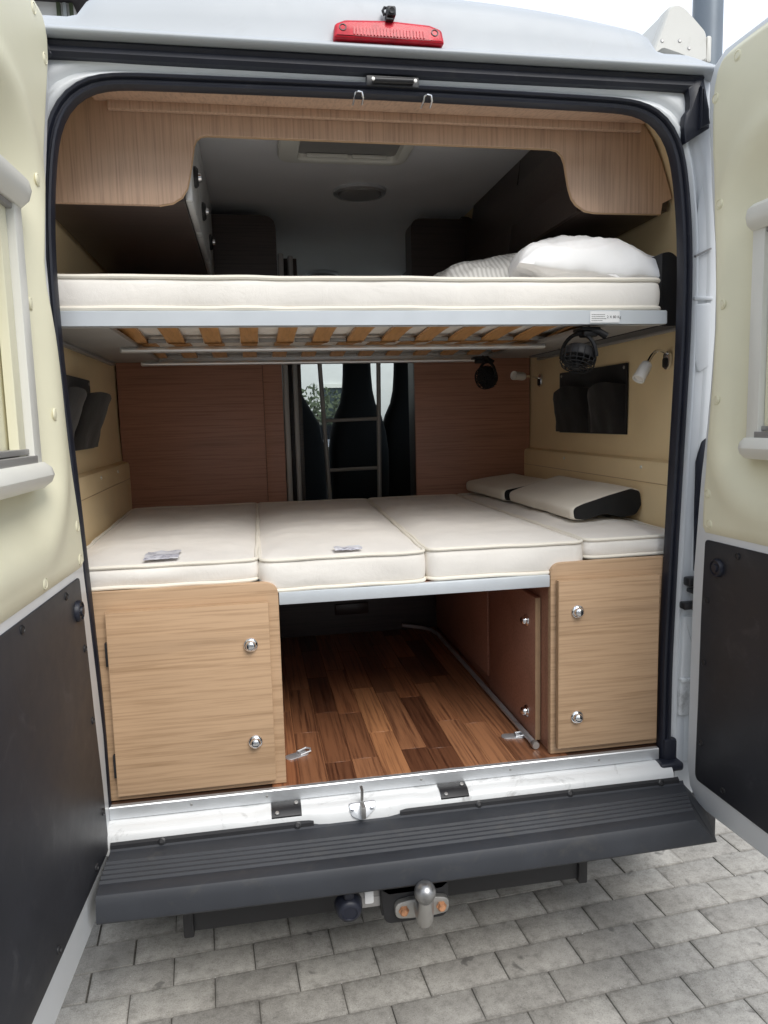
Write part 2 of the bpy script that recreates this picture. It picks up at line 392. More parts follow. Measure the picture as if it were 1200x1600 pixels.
# ================================================================== PAVEMENT
pav = build('pavement', MB().grid(1, 1, lambda u, v: (-300+600*u, -300+600*v, -.0045)), 'ground', kind='structure')
A0 = R(3.75); e1 = Vector((math.cos(A0), math.sin(A0), 0)); e2 = Vector((-math.sin(A0), math.cos(A0), 0))
def paver_mesh(seed):
    rnd = random.Random(seed); t = MB(); t.box(-.1091, .1091, -.0544, .0544, -.05, 0, .0028, 2)
    for v in t.bm.verts:
        n_ = noise.noise(Vector((v.co.x*14+seed*9, v.co.y*14, 3))); v.co += Vector((n_*.0009, noise.noise(Vector((v.co.x*17, v.co.y*17+seed*5, 7)))*.0012, 0))
    return t
cands = []
for row in range(-30, 62):
    for c_ in range(-22, 24):
        p = Vector((-.081, .034, 0))+e2*(.110*row)+e1*(.2195*(c_+.5+(.5 if row % 2 else 0)))
        cands.append((p, row))
def vis_rank(p):
    return (0 if (-.85 < p.x < 1.75 and -.62 < p.y < 1.5) else 1, (p-Vector((.35, -.3, 0))).length)
cands.sort(key=lambda q: vis_rank(q[0]))
protos = []
for i, (p, row) in enumerate(cands[:300]):
    rz = A0+random.uniform(-.006, .006); z = random.uniform(-.0022, .0012); tilt = (random.uniform(-.006, .006), random.uniform(-.004, .004), rz)
    if i < 5:
        o = build('paver', paver_mesh(i), 'paver', pav); off = WL[o].copy()
        protos.append((o, off)); o.location = p+Vector((0, 0, z))+off-WL[pav]; o.rotation_euler = tilt
    else:
        src, off = protos[random.randrange(5)]; dup(src, p+Vector((0, 0, z))+off, pav, tilt)
far = MB()
for p, row in cands[300:]:
    if (p-Vector((0, 0, 0))).length > 5.6: continue
    z = random.uniform(-.002, .001); a = e1*.1083; b = e2*.0537; k = .97
    lo = [far.bm.verts.new(p+s1*a+s2*b+Vector((0, 0, z-.012))) for s1, s2 in ((-1, -1), (1, -1), (1, 1), (-1, 1))]
    hi = [far.bm.verts.new(p+s1*a*k+s2*b*(.95)+Vector((0, 0, z))) for s1, s2 in ((-1, -1), (1, -1), (1, 1), (-1, 1))]
    far.bm.faces.new(hi)
    for q in range(4): far.bm.faces.new((lo[q], lo[(q+1) % 4], hi[(q+1) % 4], hi[q]))
build('pavers_beyond', far, 'paver', pav, kind='stuff')

# ================================================================== VAN
van = thing('camper_van', (0, 2.4, 0), 'white high roofed camper van with both rear doors open', 'van')
# ---- opening curve (inner edge of the seal), right half from sill to top centre
HALF = [(.748, .50), (.748, .80), (.757, 1.10), (.768, 1.40), (.778, 1.65), (.780, 1.85), (.775, 1.98), (.763, 2.08), (.752, 2.155), (.738, 2.205), (.716, 2.236), (.688, 2.252), (.64, 2.257), (.45, 2.259), (.2, 2.261), (0, 2.262)]
def densify(P, d=.045):
    O = []
    for a, b in zip(P, P[1:]):
        a, b = Vector(a), Vector(b); n = max(1, int((b-a).length/d))
        for k in range(n): O.append(a.lerp(b, k/n))
    O.append(Vector(P[-1])); return O
hp = densify(HALF, .022)
for _ in range(8): hp = [hp[0]]+[(hp[i-1]+hp[i]*2+hp[i+1])/4 for i in range(1, len(hp)-1)]+[hp[-1]]
OPEN = [(v.x, v.y) for v in hp]+[(-v.x, v.y) for v in hp[-2::-1]]
def onorm(P, i, k=4):
    a = Vector(P[max(0, i-k)]); b = Vector(P[min(len(P)-1, i+k)]); d = (b-a).normalized(); return Vector((d.y, -d.x))   # outward (right side going up)
def sweep_open(section, closed=True):
    mb = MB(); rings = []
    for i, p in enumerate(OPEN):
        n_ = onorm(OPEN, i); rings.append([(p[0]+n_.x*d, y, p[1]+n_.y*d) for d, y in section])
    return mb.loft(rings, closed=closed, caps=closed)
build('door_seal', sweep_open([(0, .022), (-.001, .004), (.003, -.006), (.008, -.008), (.011, -.003), (.014, -.003), (.018, -.012), (.023, -.014), (.027, -.008), (.029, .004), (.029, .022)]), 'rubber', van)
# ---- rear frame: painted channel between seal and outer skin
def outer_pt(p, n_):
    return p
FSEC = [(.026, .012), (.034, .006), (.042, .000), (.050, .002), (.056, .012), (.066, .016), (.074, .010), (.082, .004), (.09, .004), (.12, .006)]
frm = MB(); rings = []
for i, p in enumerate(OPEN):
    n_ = onorm(OPEN, i); O = n_*(1/((1/.12)**4+(max(.01, n_.y)/(2.336-p[1]))**4)**.25)
    rings.append([(p[0]+O.x*d/.12, y, p[1]+O.y*d/.12) for d, y in FSEC])
frm.loft(rings, closed=False)
build('rear_frame', frm, 'paint', van, ang=60)
# seam and stops on the right pillar, with a dark plate for its recess
pc = MB()
pc.prism([(.815, 1.905), (.86, 1.925), (.862, 1.921), (.817, 1.900)], XZ, .003, -.004); build('pillar_seam', pc, 'grey_metal', van)
pc = MB(); pc.box(.816, .872, -.003, .012, 1.79, 1.80, .003); pc.prism(rpoly([(.822, 1.78), (.868, 1.785), (.868, 1.62), (.836, 1.60), (.824, 1.64)], .008), XZ, .012, .0005, b=.003); build('pillar_cover', pc, 'paint', van)
pc = MB(); pc.prism(rpoly([(.838, 1.36), (.852, 1.415), (.872, 1.43), (.872, 1.0), (.838, 1.06)], .012), XZ, .014, .001, b=.003); build('recess_shade', pc, 'rubber', van)  # dark plate whose colour stands in for the shaded recess
pc = MB(); pc.prism(rpoly([(.800, .64), (.85, .64), (.85, .80), (.85, .93), (.808, .93)], .01), XZ, .012, -.004, b=.005)
pc.box(.802, .85, -.010, .01, .74, .752, .003); build('pillar_cover', pc, 'paint_worn', van)
lat = MB(); lat.box(.805, .855, -.03, .0, 1.02, 1.045, .005); lat.box(.815, .86, -.035, 0, 1.0, 1.013, .004); lat.box(.795, .85, -.028, .0, .955, .975, .004); lat.lathe([(.011, 0), (.011, .02), (.008, .024), (0, .024)], (.822, -.02, .965), (0, -1, 0), 12)
build('door_latch', lat, 'black_plastic', van)
cg = MB(); cg.prism(rpoly([(.776, 2.312), (.80, 2.333), (.818, 2.342), (.837, 2.263), (.839, 2.218), (.805, 2.198), (.772, 2.178), (.766, 2.217), (.770, 2.248), (.780, 2.262), (.781, 2.285)], .003, 2), XZ, .006, -.016, b=.004)
cg.prism([(.806, 2.315), (.815, 2.31), (.834, 2.225), (.806, 2.212)], XZ, -.014, -.028, b=.006)
build('corner_gasket', cg, 'rubber', van)
cg = MB(); cg.prism(rpoly([(-.80, 2.34), (-.755, 2.342), (-.745, 2.31), (-.79, 2.30), (-.83, 2.2), (-.84, 2.22)], .003, 2), XZ, .006, -.016, b=.004); build('corner_gasket', cg, 'rubber', van)
ft = MB(); ft.box(.728, .80, -.040, .01, .494, .520, .009, 3); ft.box(.752, .792, -.016, .01, .505, .58, .008); build('seal_foot', ft, 'rubber', van)
# drip gasket under the roof lip
dg = MB(); prof = [(.01, 2.345), (-.012, 2.345), (-.018, 2.338), (-.012, 2.331), (-.014, 2.326), (-.016, 2.318), (-.010, 2.309), (.01, 2.307)]
dg.loft([[(x, y, z) for y, z in prof] for x in [-.825+k*.0822 for k in range(21)]])
build('drip_gasket', dg, 'rubber', van)
# ---- roof
def crown(x):
    a = abs(x); ctr = 2.512-.055*(a/.66)**2.2; ch = 2.402-.02*sm(.76, .85, a)-.03*sm(.835, .862, a)
    t = sm(.655, .70, a); return ctr*(1-t)+ch*t
def roof_pt(u, v):
    x = -.862+1.724*u; c = crown(x); h = c-2.364
    tab = [(0, (.02, 2.345)), (.04, (-.036, 2.345)), (.08, (-.043, 2.350)), (.13, (-.043, 2.355)), (.17, (-.036, 2.361)), (.2, (-.024, 2.363)), (.26, (-.021, 2.365+h*.15)), (.34, (-.017, 2.364+h*.48)), (.42, (-.008, 2.364+h*.76)), (.5, (.012, 2.364+h*.91)), (.6, (.07, 2.364+h*.99)), (.75, (.5, c+.012)), (.9, (1.8, c+.03)), (1, (3.0, c+.03))]
    for (a, p), (b, q) in zip(tab, tab[1:]):
        if v <= b+1e-9:
            t = (v-a)/(b-a); return (x, p[0]+(q[0]-p[0])*t, p[1]+(q[1]-p[1])*t)
    return (x, 3.0, c+.03)
VS = [0, .04, .08, .105, .13, .15, .17, .2, .23, .26, .30, .34, .38, .42, .46, .5, .55, .6, .68, .75, .9, 1]
rf = MB(); N = 80
vv = [[rf.bm.verts.new(roof_pt(i/N, v)) for v in VS] for i in range(N+1)]
for i in range(N):
    for j in range(len(VS)-1): rf.bm.faces.new((vv[i][j], vv[i+1][j], vv[i+1][j+1], vv[i][j+1]))
build('roof', rf, 'roof_paint', van, ang=70)
# ---- side skins, cab, bonnet
SIDE = [(.40, .965), (.60, 1.0), (.95, 1.02), (1.30, 1.02), (1.7, .995), (2.0, .95), (2.2, .905), (2.33, .862), (2.37, .85)]
for sgn in (-1, 1):
    sk = MB(); ys = [.006, .02, .06, .5, 1.5, 2.15, 2.95, 3.15]
    sk.loft([[(sgn*((x-.035) if y < .01 else x), y, z) for z, x in SIDE] for y in ys], closed=False)
    sk.loft([[(sgn*a, .006, z) for a, z in ((x-.035, z) for z, x in SIDE)], [(sgn*(interp([(q[1], q[0]) for q in HALF[:13]], z)+.05 if z < 2.1 else x-.05), .008, z) for z, x in SIDE]], closed=False)
    bmesh.ops.delete(sk.bm, geom=[f_ for f_ in sk.bm.faces if 2.15 < f_.calc_center_median().y < 2.95 and 1.31 < f_.calc_center_median().z < 1.99], context='FACES')
    build('side_panel', sk, 'paint', van, ang=60)
    gw = MB(); gw.prism([(2.13, 1.28), (2.97, 1.28), (2.97, 2.02), (2.13, 2.02)], lambda a, b, w_: (sgn*(1.022-(b-1.3)*.085+w_), a, b), .002, .010); build('added_side_window', gw, 'glass', van)  # unseen window, added so light reaches the ceiling
    ss = MB(); ss.box(*sorted((sgn*.885, sgn*.955)), .03, 4.1, .22, .415, .012); build('added_skirt', ss, 'black_plastic', van)  # added black skirt, closes off side light under the van
    cd = MB(); cd.loft([[(sgn*x, y, z) for z, x in SIDE if z < 1.31] for y in (3.15, 3.7, 4.2)], closed=False)
    cd.box(*sorted((sgn*.95, sgn*1.0)), 3.10, 3.22, 1.3, 2.1, .01); cd.box(*sorted((sgn*.86, sgn*.93)), 3.2, 3.9, 1.97, 2.05, .01)
    build('cab_door', cd, 'paint', van, ang=60)
    g = MB(); g.loft([[(sgn*.985, 3.2, 1.3), (sgn*.92, 3.2, 2.0)], [(sgn*.985, 4.15, 1.3), (sgn*.90, 3.75, 2.0)]], closed=False)
    build('cab_window', g, 'glass', van)
    ap = MB(); ap.tube([(sgn*.96, 4.25, 1.28), (sgn*.90, 3.55, 2.08), (sgn*.86, 3.2, 2.3)], .045, 8); build('windscreen_pillar', ap, 'black_plastic', van)
ws = MB(); ws.grid(8, 4, lambda u, v: ((-.93+1.86*u)*(1-.06*v), 4.28-.75*v-.10*(2*u-1)**2, 1.28+.80*v)); build('windscreen', ws, 'glass', van)
hd = MB(); hd.loft([[(x, y, z) for x in (-1, -.6, 0, .6, 1)] for y, z in ((2.95, 2.53), (3.38, 2.49), (3.52, 2.30), (3.54, 2.08))], closed=False)
hd2 = MB(); hd2.loft([[(x*.98, y-.12*abs(x)**2, z) for x in (-1, -.6, -.2, .2, .6, 1)] for y, z in ((4.22, 1.27), (4.7, 1.12), (5.0, .95), (5.08, .7), (5.08, .35))], closed=False)
build('bonnet', hd2, 'paint', van, ang=60); build('cab_roof', hd, 'paint', van, ang=60)
db = MB(); db.box(-.9, .9, 3.75, 4.25, .75, 1.24, .05, 3); db.box(-.1, .35, 3.55, 3.8, .75, 1.15, .04); db.lathe([(.17, 0), (.19, .012), (.19, .03), (.17, .03)], (-.42, 3.6, 1.15), (0, -.9, .35), 24); build('dashboard', db, 'black_plastic', van)
ch = MB(); ch.box(-.82, .82, .30, 4.9, .20, .50, .02); ch.box(-.7, .6, .02, .32, .27, .49, .02); build('chassis', ch, 'black_plastic', van)  # plain dark underbody, set low to deepen the shade below the van
whl = None
for x in (-.86, .86):
    for y in (1.0, 4.45):
        s = 1 if x > 0 else -1
        ty = MB(); ty.lathe([(.20, -.09), (.31, -.10), (.345, -.07), (.348, 0), (.345, .07), (.31, .10), (.20, .09)], (x, y, .348), (1, 0, 0), 28)
        o = build('wheel', ty, 'tyre', van); rm = MB(); rm.lathe([(.205, -.02), (.205, .075), (.19, .085), (.17, .06), (.08, .05), (.06, .075), (0, .075)], (x, y, .348), (s, 0, 0), 24); build('rim', rm, 'steel', o)
# ---- interior lining
LIN = [(.868, .55), (.868, 1.335), (.872, 1.345), (.897, 1.352), (.902, 1.5), (.903, 1.75), (.90, 1.92), (.888, 2.04), (.862, 2.15), (.822, 2.255), (.768, 2.325), (.705, 2.380), (.64, 2.4035)]
for sgn in (-1, 1):
    wl = MB(); wl.loft([[(sgn*x, y, z) for x, z in LIN] for y in (.021, .3, .9, 1.42, 2.15, 2.95, 3.0)], closed=False)
    bmesh.ops.delete(wl.bm, geom=[f_ for f_ in wl.bm.faces if 2.15 < f_.calc_center_median().y < 2.95 and 1.4 < f_.calc_center_median().z < 1.95], context='FACES')
    o = build('side_lining', wl, 'cream_wall', van, ang=50)
    jn = MB(); jn.box(*sorted((sgn*.8665, sgn*.869)), .025, 1.395, 1.278, 1.2795); build('joint_line', jn, 'oak_edge', o)
    for y in ((.35, .95) if sgn > 0 else (.8, 1.12)):
        sb = MB(); sb.lathe([(.006, 0), (.005, .003), (0, .0035)], (sgn*.868, y, 1.325), (-sgn, 0, 0), 10); build('screw_cap', sb, 'ivory', o)
ce = MB(); ce.box(-.65, .65, .03, 3.34, 2.405, 2.425); ce.box(-.88, .88, 3.33, 3.36, 2.08, 2.42); build('ceiling_lining', ce, 'ceiling', van)
fl = MB(); fl.box(-.90, .90, .012, 4.2, .50, .546); floor = build('floor', fl, 'floor_base', van)
pw = .0745
for k in range(11):
    x0 = -.345+k*pw; y = .014-random.uniform(0, .33)
    while y < 1.45:
        L = random.uniform(.30, .46); a = max(y, .014); b_ = min(y+L, 1.45)
        if b_-a > .03:
            pm = MB(); pm.box(x0+.0004, x0+pw-.0004, a+.0004, b_-.0004, .5462, .5512, .0006, 1); build('plank', pm, 'floor_plank', floor)
        y += L
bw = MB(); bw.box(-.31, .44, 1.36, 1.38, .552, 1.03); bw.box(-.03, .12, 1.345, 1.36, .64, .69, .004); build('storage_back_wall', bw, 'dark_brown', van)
# ---- sill
st = MB(); st.prism([(.012, .5515), (-.001, .5515), (-.003, .549), (-.003, .519), (.004, .517), (.012, .517)], YZ, -.762, .742, b=0); sill_s = build('sill_strip', st, 'alu', van)
for x in (-.55, -.36, .05, .30, .56):
    sc_ = MB(); sc_.lathe([(.0035, 0), (.003, .0015), (0, .0018)], (x, -.003, .536), (0, -1, 0), 10); build('screw', sc_, 'steel', sill_s)
sl = MB(); prof = [(.012, .5165), (-.012, .5165), (-.030, .5145), (-.043, .508), (-.051, .498), (-.053, .482), (-.050, .45), (.012, .45)]
rings = []
for k in range(61):
    x = -.765+1.525*k/60
    wob = .0014*noise.noise(Vector((x*6, 1, 2))); b1 = sm(-.27, -.215, x)*(1-sm(-.05, .0, x))
    notch = -.006*sum(math.exp(-((x-c)/.022)**2) for c in (-.40, .06))
    rings.append([(x, y-(.008*b1 if y < -.02 else 0), z+wob-(.012*b1 if .46 < z < .505 and y < -.04 else 0)+(notch if y < -.005 and z > .5 else 0)) for y, z in prof])
sl.loft(rings); sill = build('sill', sl, 'paint_worn', van, ang=50)
for x0 in (-.350, .093):
    hb = MB(); hb.prism([(-.006, .5205), (-.034, .5165), (-.044, .511), (-.052, .503), (-.050, .496), (-.03, .508), (-.006, .512)], YZ, x0, x0+.076, b=.001)
    o = build('hinge_plate', hb, 'black_plastic', van)
    for q in (.014, .064):
        s_ = MB(); s_.lathe([(.0055, -.002), (.005, .002), (0, .003)], (x0+q, -.046 if q < .03 else -.02, .5105 if q < .03 else .5195), (0, -.45, .9), 10); build('screw', s_, 'steel', o)
lt = MB(); lt.prism(rpoly([(-.158, .515), (-.082, .517), (-.083, .500), (-.105, .484), (-.125, .478), (-.146, .487)], .012), lambda a, b, w: (a, -.044-(.515-b)*.5+w, b), 0, -.007, b=.002)
stk = build('latch_striker', lt, 'alu', van)
lt = MB(); lt.box(-.124, -.113, -.085, -.05, .488, .520, .002); lt.tube([(-.118, -.05, .522), (-.118, -.058, .553), (-.118, -.04, .553)], .004, 8); build('striker_loop', lt, 'steel', stk)
for x in (-.146, -.094):
    s_ = MB(); s_.lathe([(.006, 0), (.005, .003), (0, .004)], (x, -.058, .503), (0, -.9, .45), 10); build('screw', s_, 'chrome', stk)
# ---- bumper step
bp = MB(); top = [(-.046, .40), (-.046, .47), (-.0565, .477), (-.066, .470), (-.075, .4695)]
for k in range(5):
    y0 = -.106-k*.0190; top += [(y0, .4695), (y0-.004, .4752), (y0-.009, .4752), (y0-.0125, .4695)]
top += [(-.207, .4705), (-.228, .4700), (-.2345, .4680), (-.239, .4625), (-.243, .445), (-.2475, .422), (-.2475, .411), (-.241, .404), (-.10, .40)]
def bend(y, z, s):
    return s*(.785-.42*max(0, -.06-y)+max(0, .47-z)*.9) if s > 0 else -.742+0*y
rings = []
for k in range(25):
    t = k/24; rings.append([(bend(y, z, -1)*(1-t)+bend(y, z, 1)*t, y-.012*(1-(2*t-1)**2)*(1 if y < -.1 else 0), z) for y, z in top])
bp.loft(rings); bump = build('bumper', bp, 'bumper', van, ang=30)
db_ = MB()
for a, b_ in ((-.742, -.245), (-.02, .772)): db_.prism([(-.052, .487), (-.0595, .482), (-.062, .471), (-.052, .470)], YZ, a, b_)
build('bumper_flange', db_, 'black_plastic', bump)
for x in (-.62, -.286, .193, .45, .717):
    s_ = MB(); s_.lathe([(.009, 0), (.009, .002), (.005, .0035), (.0045, .002), (0, .002)], (x, -.0605, .480), (0, -.9, .42), 14); build('bolt', s_, 'black_plastic', bump)
# ---- tow hitch
tb = MB(); tb.box(-.57, .47, -.11, -.04, .262, .335, .006); tb.box(-.575, -.55, -.118, .2, .252, .40, .004); tb.box(.45, .475, -.118, .2, .252, .42, .004)
tow = build('tow_hitch', tb, 'black_plastic', van)
pl = MB(); pl.prism(rpoly([(-.098, .372), (-.086, .372), (-.080, .360), (.052, .360), (.058, .372), (.069, .372), (.066, .280), (-.092, .280)], [.002, .004, .008, .008, .004, .002, .022, .022]), XZ, -.19, -.205, b=.003)
pl.box(-.098, -.088, -.20, -.02, .30, .375, .002); pl.box(.059, .069, -.20, -.02, .30, .375, .002); build('mounting_plate', pl, 'black_plastic', tow)
pl = MB(); pl.prism(rpoly([(-.068, .341), (-.03, .347), (.03, .347), (.066, .341), (.066, .302), (.03, .298), (-.03, .298), (-.068, .302)], [.018, .004, .004, .018, .018, .004, .004, .018]), XZ, -.207, -.222, b=.004)
pl.tube([(.004, -.212, .335), (-.001, -.242, .322), (-.005, -.266, .326), (-.007, -.280, .352), (-.007, -.282, .385)], [.026, .023, .020, .0165, .014], 16); build('ball_neck', pl, 'steel', tow)
pl = MB(); pl.lathe([(.012, -.032), (.0145, -.021), (.02, -.016), (.0245, -.007), (.0258, .001), (.0245, .009), (.0195, .0175), (.012, .0235), (.006, .0245), (0, .0245)], (-.007, -.282, .404), (0, 0, 1), 24); build('tow_ball', pl, 'ball', tow)
for x, z in ((-.047, .322), (.046, .321)):
    b_ = MB(); b_.lathe([(.013, 0), (.013, .003), (.0095, .003), (.0095, .010), (.008, .012), (0, .012)], (x, -.222, z), (0, -1, 0), 6 if x < 0 else 6); build('bolt', b_, 'rust', tow)
sk = MB(); sk.box(-.20, -.098, -.185, -.175, .315, .385, .004); sk.box(-.145, -.098, -.188, -.18, .318, .345, .003); build('socket_bracket', sk, 'grey_metal', tow)
sk = MB(); sk.lathe([(.030, 0), (.034, .006), (.033, .022), (.030, .028), (.029, .036), (.025, .041), (.018, .043), (.017, .041), (0, .042)], (-.178, -.185, .342), (0, -1, -.12), 24); sk.box(-.190, -.166, -.225, -.19, .368, .386, .006); build('trailer_socket', sk, 'rubber', tow)
sk = MB(); sk.prism(rrect(-.137, -.115, .33, .386, .004), XZ, -.1885, -.191, b=.0008); build('paper_tag', sk, 'sticker', tow)
# ---- brake light, camera, striker on the roof edge
bl = MB(); pts = rpoly([(-.128, 2.3660), (-.124, 2.400), (-.10, 2.4105), (0, 2.4155), (.10, 2.4105), (.128, 2.400), (.133, 2.3660), (.0, 2.3680)], [.006, .012, .02, .03, .02, .012, .006, .0], 4)
lean = lambda a, b, w: (a, w-.024+(b-2.376)*.2, b-.001)
bl.prism(pts, lean, .012, -.022, b=.007, seg=3); bls = build('brake_light', bl, 'red', van, ang=50)
rib = MB()
for k in range(22): rib.box(-.082+k*.0078, -.0785+k*.0078, -.0005, .0005, 2.376, 2.394, 0, fn=lambda x, y, z: lean(x, z, -.0235+y))
build('lens_rib', rib, 'red', bls)
for x in (-.106, .110):
    s_ = MB(); s_.lathe([(.0085, -.004), (.0085, .001), (.0065, .001), (.0065, -.003), (.003, -.002), (0, -.002)], lean(x, 2.391, -.0225), (0, -1, .2), 16); build('screw', s_, 'black_plastic', bls)
rc = MB(); rc.box(-.004, .017, -.055, -.022, 2.416, 2.438, .004); rc.tube([(-.006, -.03, 2.428), (-.010, -.03, 2.437), (-.006, -.03, 2.444), (.006, -.03, 2.443)], .0035, 8); rc.box(-.006, .012, -.05, -.015, 2.4085, 2.414, .002); rc.lathe([(.006, 0), (.0065, .004), (.005, .004), (.0, .002)], (.0065, -.055, 2.426), (0, -1, -.15), 14); build('reversing_camera', rc, 'black_plastic', van)
hs = MB(); hs.prism(rrect(-.05, .077, 2.279, 2.303, .003), XZ, -.002, -.014, b=.002); hs.tube([(-.035, -.018, 2.291), (.062, -.018, 2.292)], .007, 10); hp_ = build('door_catch_plate', hs, 'black_plastic', van)
for x in (-.036, .065):
    s_ = MB(); s_.lathe([(.0045, 0), (.004, .003), (0, .0035)], (x, -.026, 2.289), (0, -1, 0), 10); build('screw', s_, 'steel', hp_)
for x in (-.070, .097):
    hk = MB(); hk.tube([(x-.010, .012, 2.246), (x-.010, -.012, 2.250), (x-.008, -.017, 2.261), (x, -.018, 2.264), (x+.008, -.017, 2.263), (x+.0115, -.012, 2.252), (x+.012, .012, 2.247)], .0024, 8); build('door_catch_loop', hk, 'chrome', van)

# ---- rear doors
def rear_door(side, p0, ang, hinge_white, hinge_cream, hinge_black, ztop, zbot, u0, caps, clips, clipbig):
    d = Vector((math.cos(R(-ang)), math.sin(R(-ang)), 0)); n_ = Vector((-side*abs(d.y), 0, 0)); n_ = Vector((d.y, -d.x, 0));
    if n_.x*(-side) < 0: n_ = -n_
    P0 = Vector(p0)
    def f(u, z, w_): q = P0+d*u+n_*w_; return (q.x, q.y, z)
    U1 = .80
    white = rpoly(hinge_white+[(U1, zbot+.03), (U1, ztop)], [.0]*len(hinge_white)+[.05, .08])
    wh = rrect(.43, .72, 1.46, 1.90, .09)
    fr = MB(); fr.prism(white, f, -.072, 0, holes=[rrect(u0-.078, .778, 1.288, 2.102, .153, 10)], b=.006, seg=3)
    door = build('rear_door', fr, 'paint', van, ang=40, label=('left' if side < 0 else 'right')+' rear door, white with cream upper lining and black lower lining')
    sk_ = MB(); sk_.prism([(u+.004*(u < .5), z) for u, z in white], f, -.082, -.0725, holes=[wh]); build('outer_skin', sk_, 'paint', door)
    # rubber weather strip round the outer edge
    ws_ = MB(); ws_.tube([f(u-.003, z-(.016 if z < .5 else 0), -.064) for u, z in hinge_white[1:]]+[f(U1-.1, zbot+.012, -.064)], .014, 10); build('weather_strip', ws_, 'rubber', door)
    # moulded cream lining
    z0, z1 = 1.181, max(z for u, z in hinge_cream)
    tab = sorted((z, u) for u, z in hinge_cream)
    def sdf(u, z):
        ua_ = u0-.085; cx, cz, hx, hz, r_ = (ua_+.785)/2, 1.695, (.785-ua_)/2, .415, .16
        qx, qz = abs(u-cx)-hx+r_, abs(z-cz)-hz+r_
        return math.hypot(max(qx, 0), max(qz, 0))+min(max(qx, qz), 0)-r_
    def pt(a, b):
        z = z0+(z1-z0)*(1-(1-b)**1.35) if b > .0 else z0
        ul = interp(tab, z); u = ul+(U1-.02-ul)*(a**1.25)
        s = sdf(u, z); w_ = .008-.044*(1-sm(-.085, .02, s))+.006*math.exp(-((s-.035)/.03)**2)
        w_ -= .007*(1-sm(0, .016, u-ul))**2+.007*(1-sm(0, .018, z-z0))**2+.007*(1-sm(0, .018, z1-z))**2
        return f(u, z, w_)
    def inhole(a, b):
        z = z0+(z1-z0)*(1-(1-b)**1.35); ul = interp(tab, z); u = ul+(U1-.02-ul)*(a**1.25)
        return .445 < u < .705 and 1.475 < z < 1.885
    cl = MB(); cl.grid(90, 110, pt, inhole)
    be = [e for e in cl.bm.edges if e.is_boundary]; ex = bmesh.ops.extrude_edge_only(cl.bm, edges=be)
    for v in ex['geom']:
        if isinstance(v, bmesh.types.BMVert): v.co -= n_*.014
    build('upper_lining', cl, 'cream', door, ang=50)
    for u, z in caps:
        s = sdf(u, z); w_ = .008-.044*(1-sm(-.085, .02, s))+.006*math.exp(-((s-.035)/.03)**2)
        s_ = MB(); s_.lathe([(.0125, -.002), (.0125, .0006), (.0105, .0016), (.0098, -.0004), (.0088, -.0002), (.0078, .0014), (0, .0024)], f(u, z, w_), n_, 18); build('screw_cap', s_, 'cream', door)
    # black lower lining
    lp = MB(); lp.prism(rpoly(hinge_black+[(U1-.05, .485), (U1-.05, 1.163)], [.014]+[0]*(len(hinge_black)-2)+[.03, .06, .03]), f, .0004, .004, b=.002); build('lower_lining', lp, 'black_panel', door)
    for u, z in clips:
        s_ = MB(); s_.lathe([(.009, -.001), (.0088, .002), (.006, .0035), (.0055, .0022), (0, .0022)], f(u, z, .004), n_, 14); build('lining_clip', s_, 'black_plastic', door)
    s_ = MB(); s_.lathe([(.024, -.002), (.024, .006), (.021, .010), (.019, .010), (.018, .007), (.011, .008), (.010, .013), (0, .014)], f(*clipbig, .004), n_, 22); build('rubber_buffer', s_, 'rubber', door)
    # window with blind cassette
    wr = MB(); wr.prism(rrect(.432, .718, 1.462, 1.898, .088), f, -.07, -.03, holes=[rrect(.452, .698, 1.482, 1.878, .07)], b=.006); build('window_rubber', wr, 'rubber', door)
    gp = MB(); gp.prism(rrect(.45, .70, 1.48, 1.88, .07), f, -.056, -.051); build('window_pane', gp, 'dark_glass', door)
    def roll(za, zb):
        r_ = MB(); sec = [(za, -.02), (za-.002, .004), (za+.010, .020), ((za+zb)/2, .026), (zb-.010, .022), (zb+.001, .008), (zb, -.02)]
        rings = []
        for k, (uu, kk) in enumerate(((u0-.012, .2), (u0-.010, .6), (u0-.004, .86), (u0+.006, .98), (u0+.02, 1), (.70, 1), (.726, .98), (.738, .7), (.742, .2))):
            zc = (za+zb)/2; rings.append([f(uu, zc+(z-zc)*(.6+.4*kk), -.02+(w_+.02)*kk) for z, w_ in sec])
        return r_.loft(rings)
    build('blind_cassette', roll(1.912, 1.968), 'ivory', door); build('blind_cassette', roll(1.384, 1.432), 'ivory', door)
    for ua, ub, wa, mt in ((u0, u0+.040, .002, 'ivory'), (u0+.043, u0+.078, -.012, 'cream'), (.70, .738, .002, 'ivory')):
        v_ = MB(); v_.prism([(ua, 1.43), (ub, 1.43), (ub, 1.914), (ua, 1.914)], f, -.03, wa, b=.003); build('blind_rail', v_, mt, door)
    for za, zb, wa in ((1.432, 1.447, .004), (1.449, 1.460, -.008), (1.900, 1.911, -.002)):
        v_ = MB(); v_.prism([(u0+.03, za), (.71, za), (.71, zb), (u0+.03, zb)], f, -.03, wa, b=.002); build('blind_bar', v_, 'grey_metal', door)
    hd_ = MB()
    return door
LW = [(.020, 2.365), (.025, 2.30), (.06, 2.17), (.12, 2.0), (.155, 1.85), (.15, 1.72), (.12, 1.53), (.085, 1.38), (.06, 1.20), (.060, 1.17), (.042, 1.06), (.018, .893), (-.008, .702), (-.021, .543), (-.019, .46), (-.008, .42), (.02, .392), (.06, .375), (.12, .372)]
LC = [(.17, 2.372), (.116, 2.369), (.085, 2.365), (.066, 2.358), (.052, 2.343), (.045, 2.322), (.050, 2.28), (.094, 2.17), (.131, 2.073), (.168, 1.964), (.182, 1.90), (.192, 1.833), (.192, 1.782), (.169, 1.682), (.143, 1.53), (.109, 1.39), (.085, 1.293), (.076, 1.233), (.068, 1.178)]
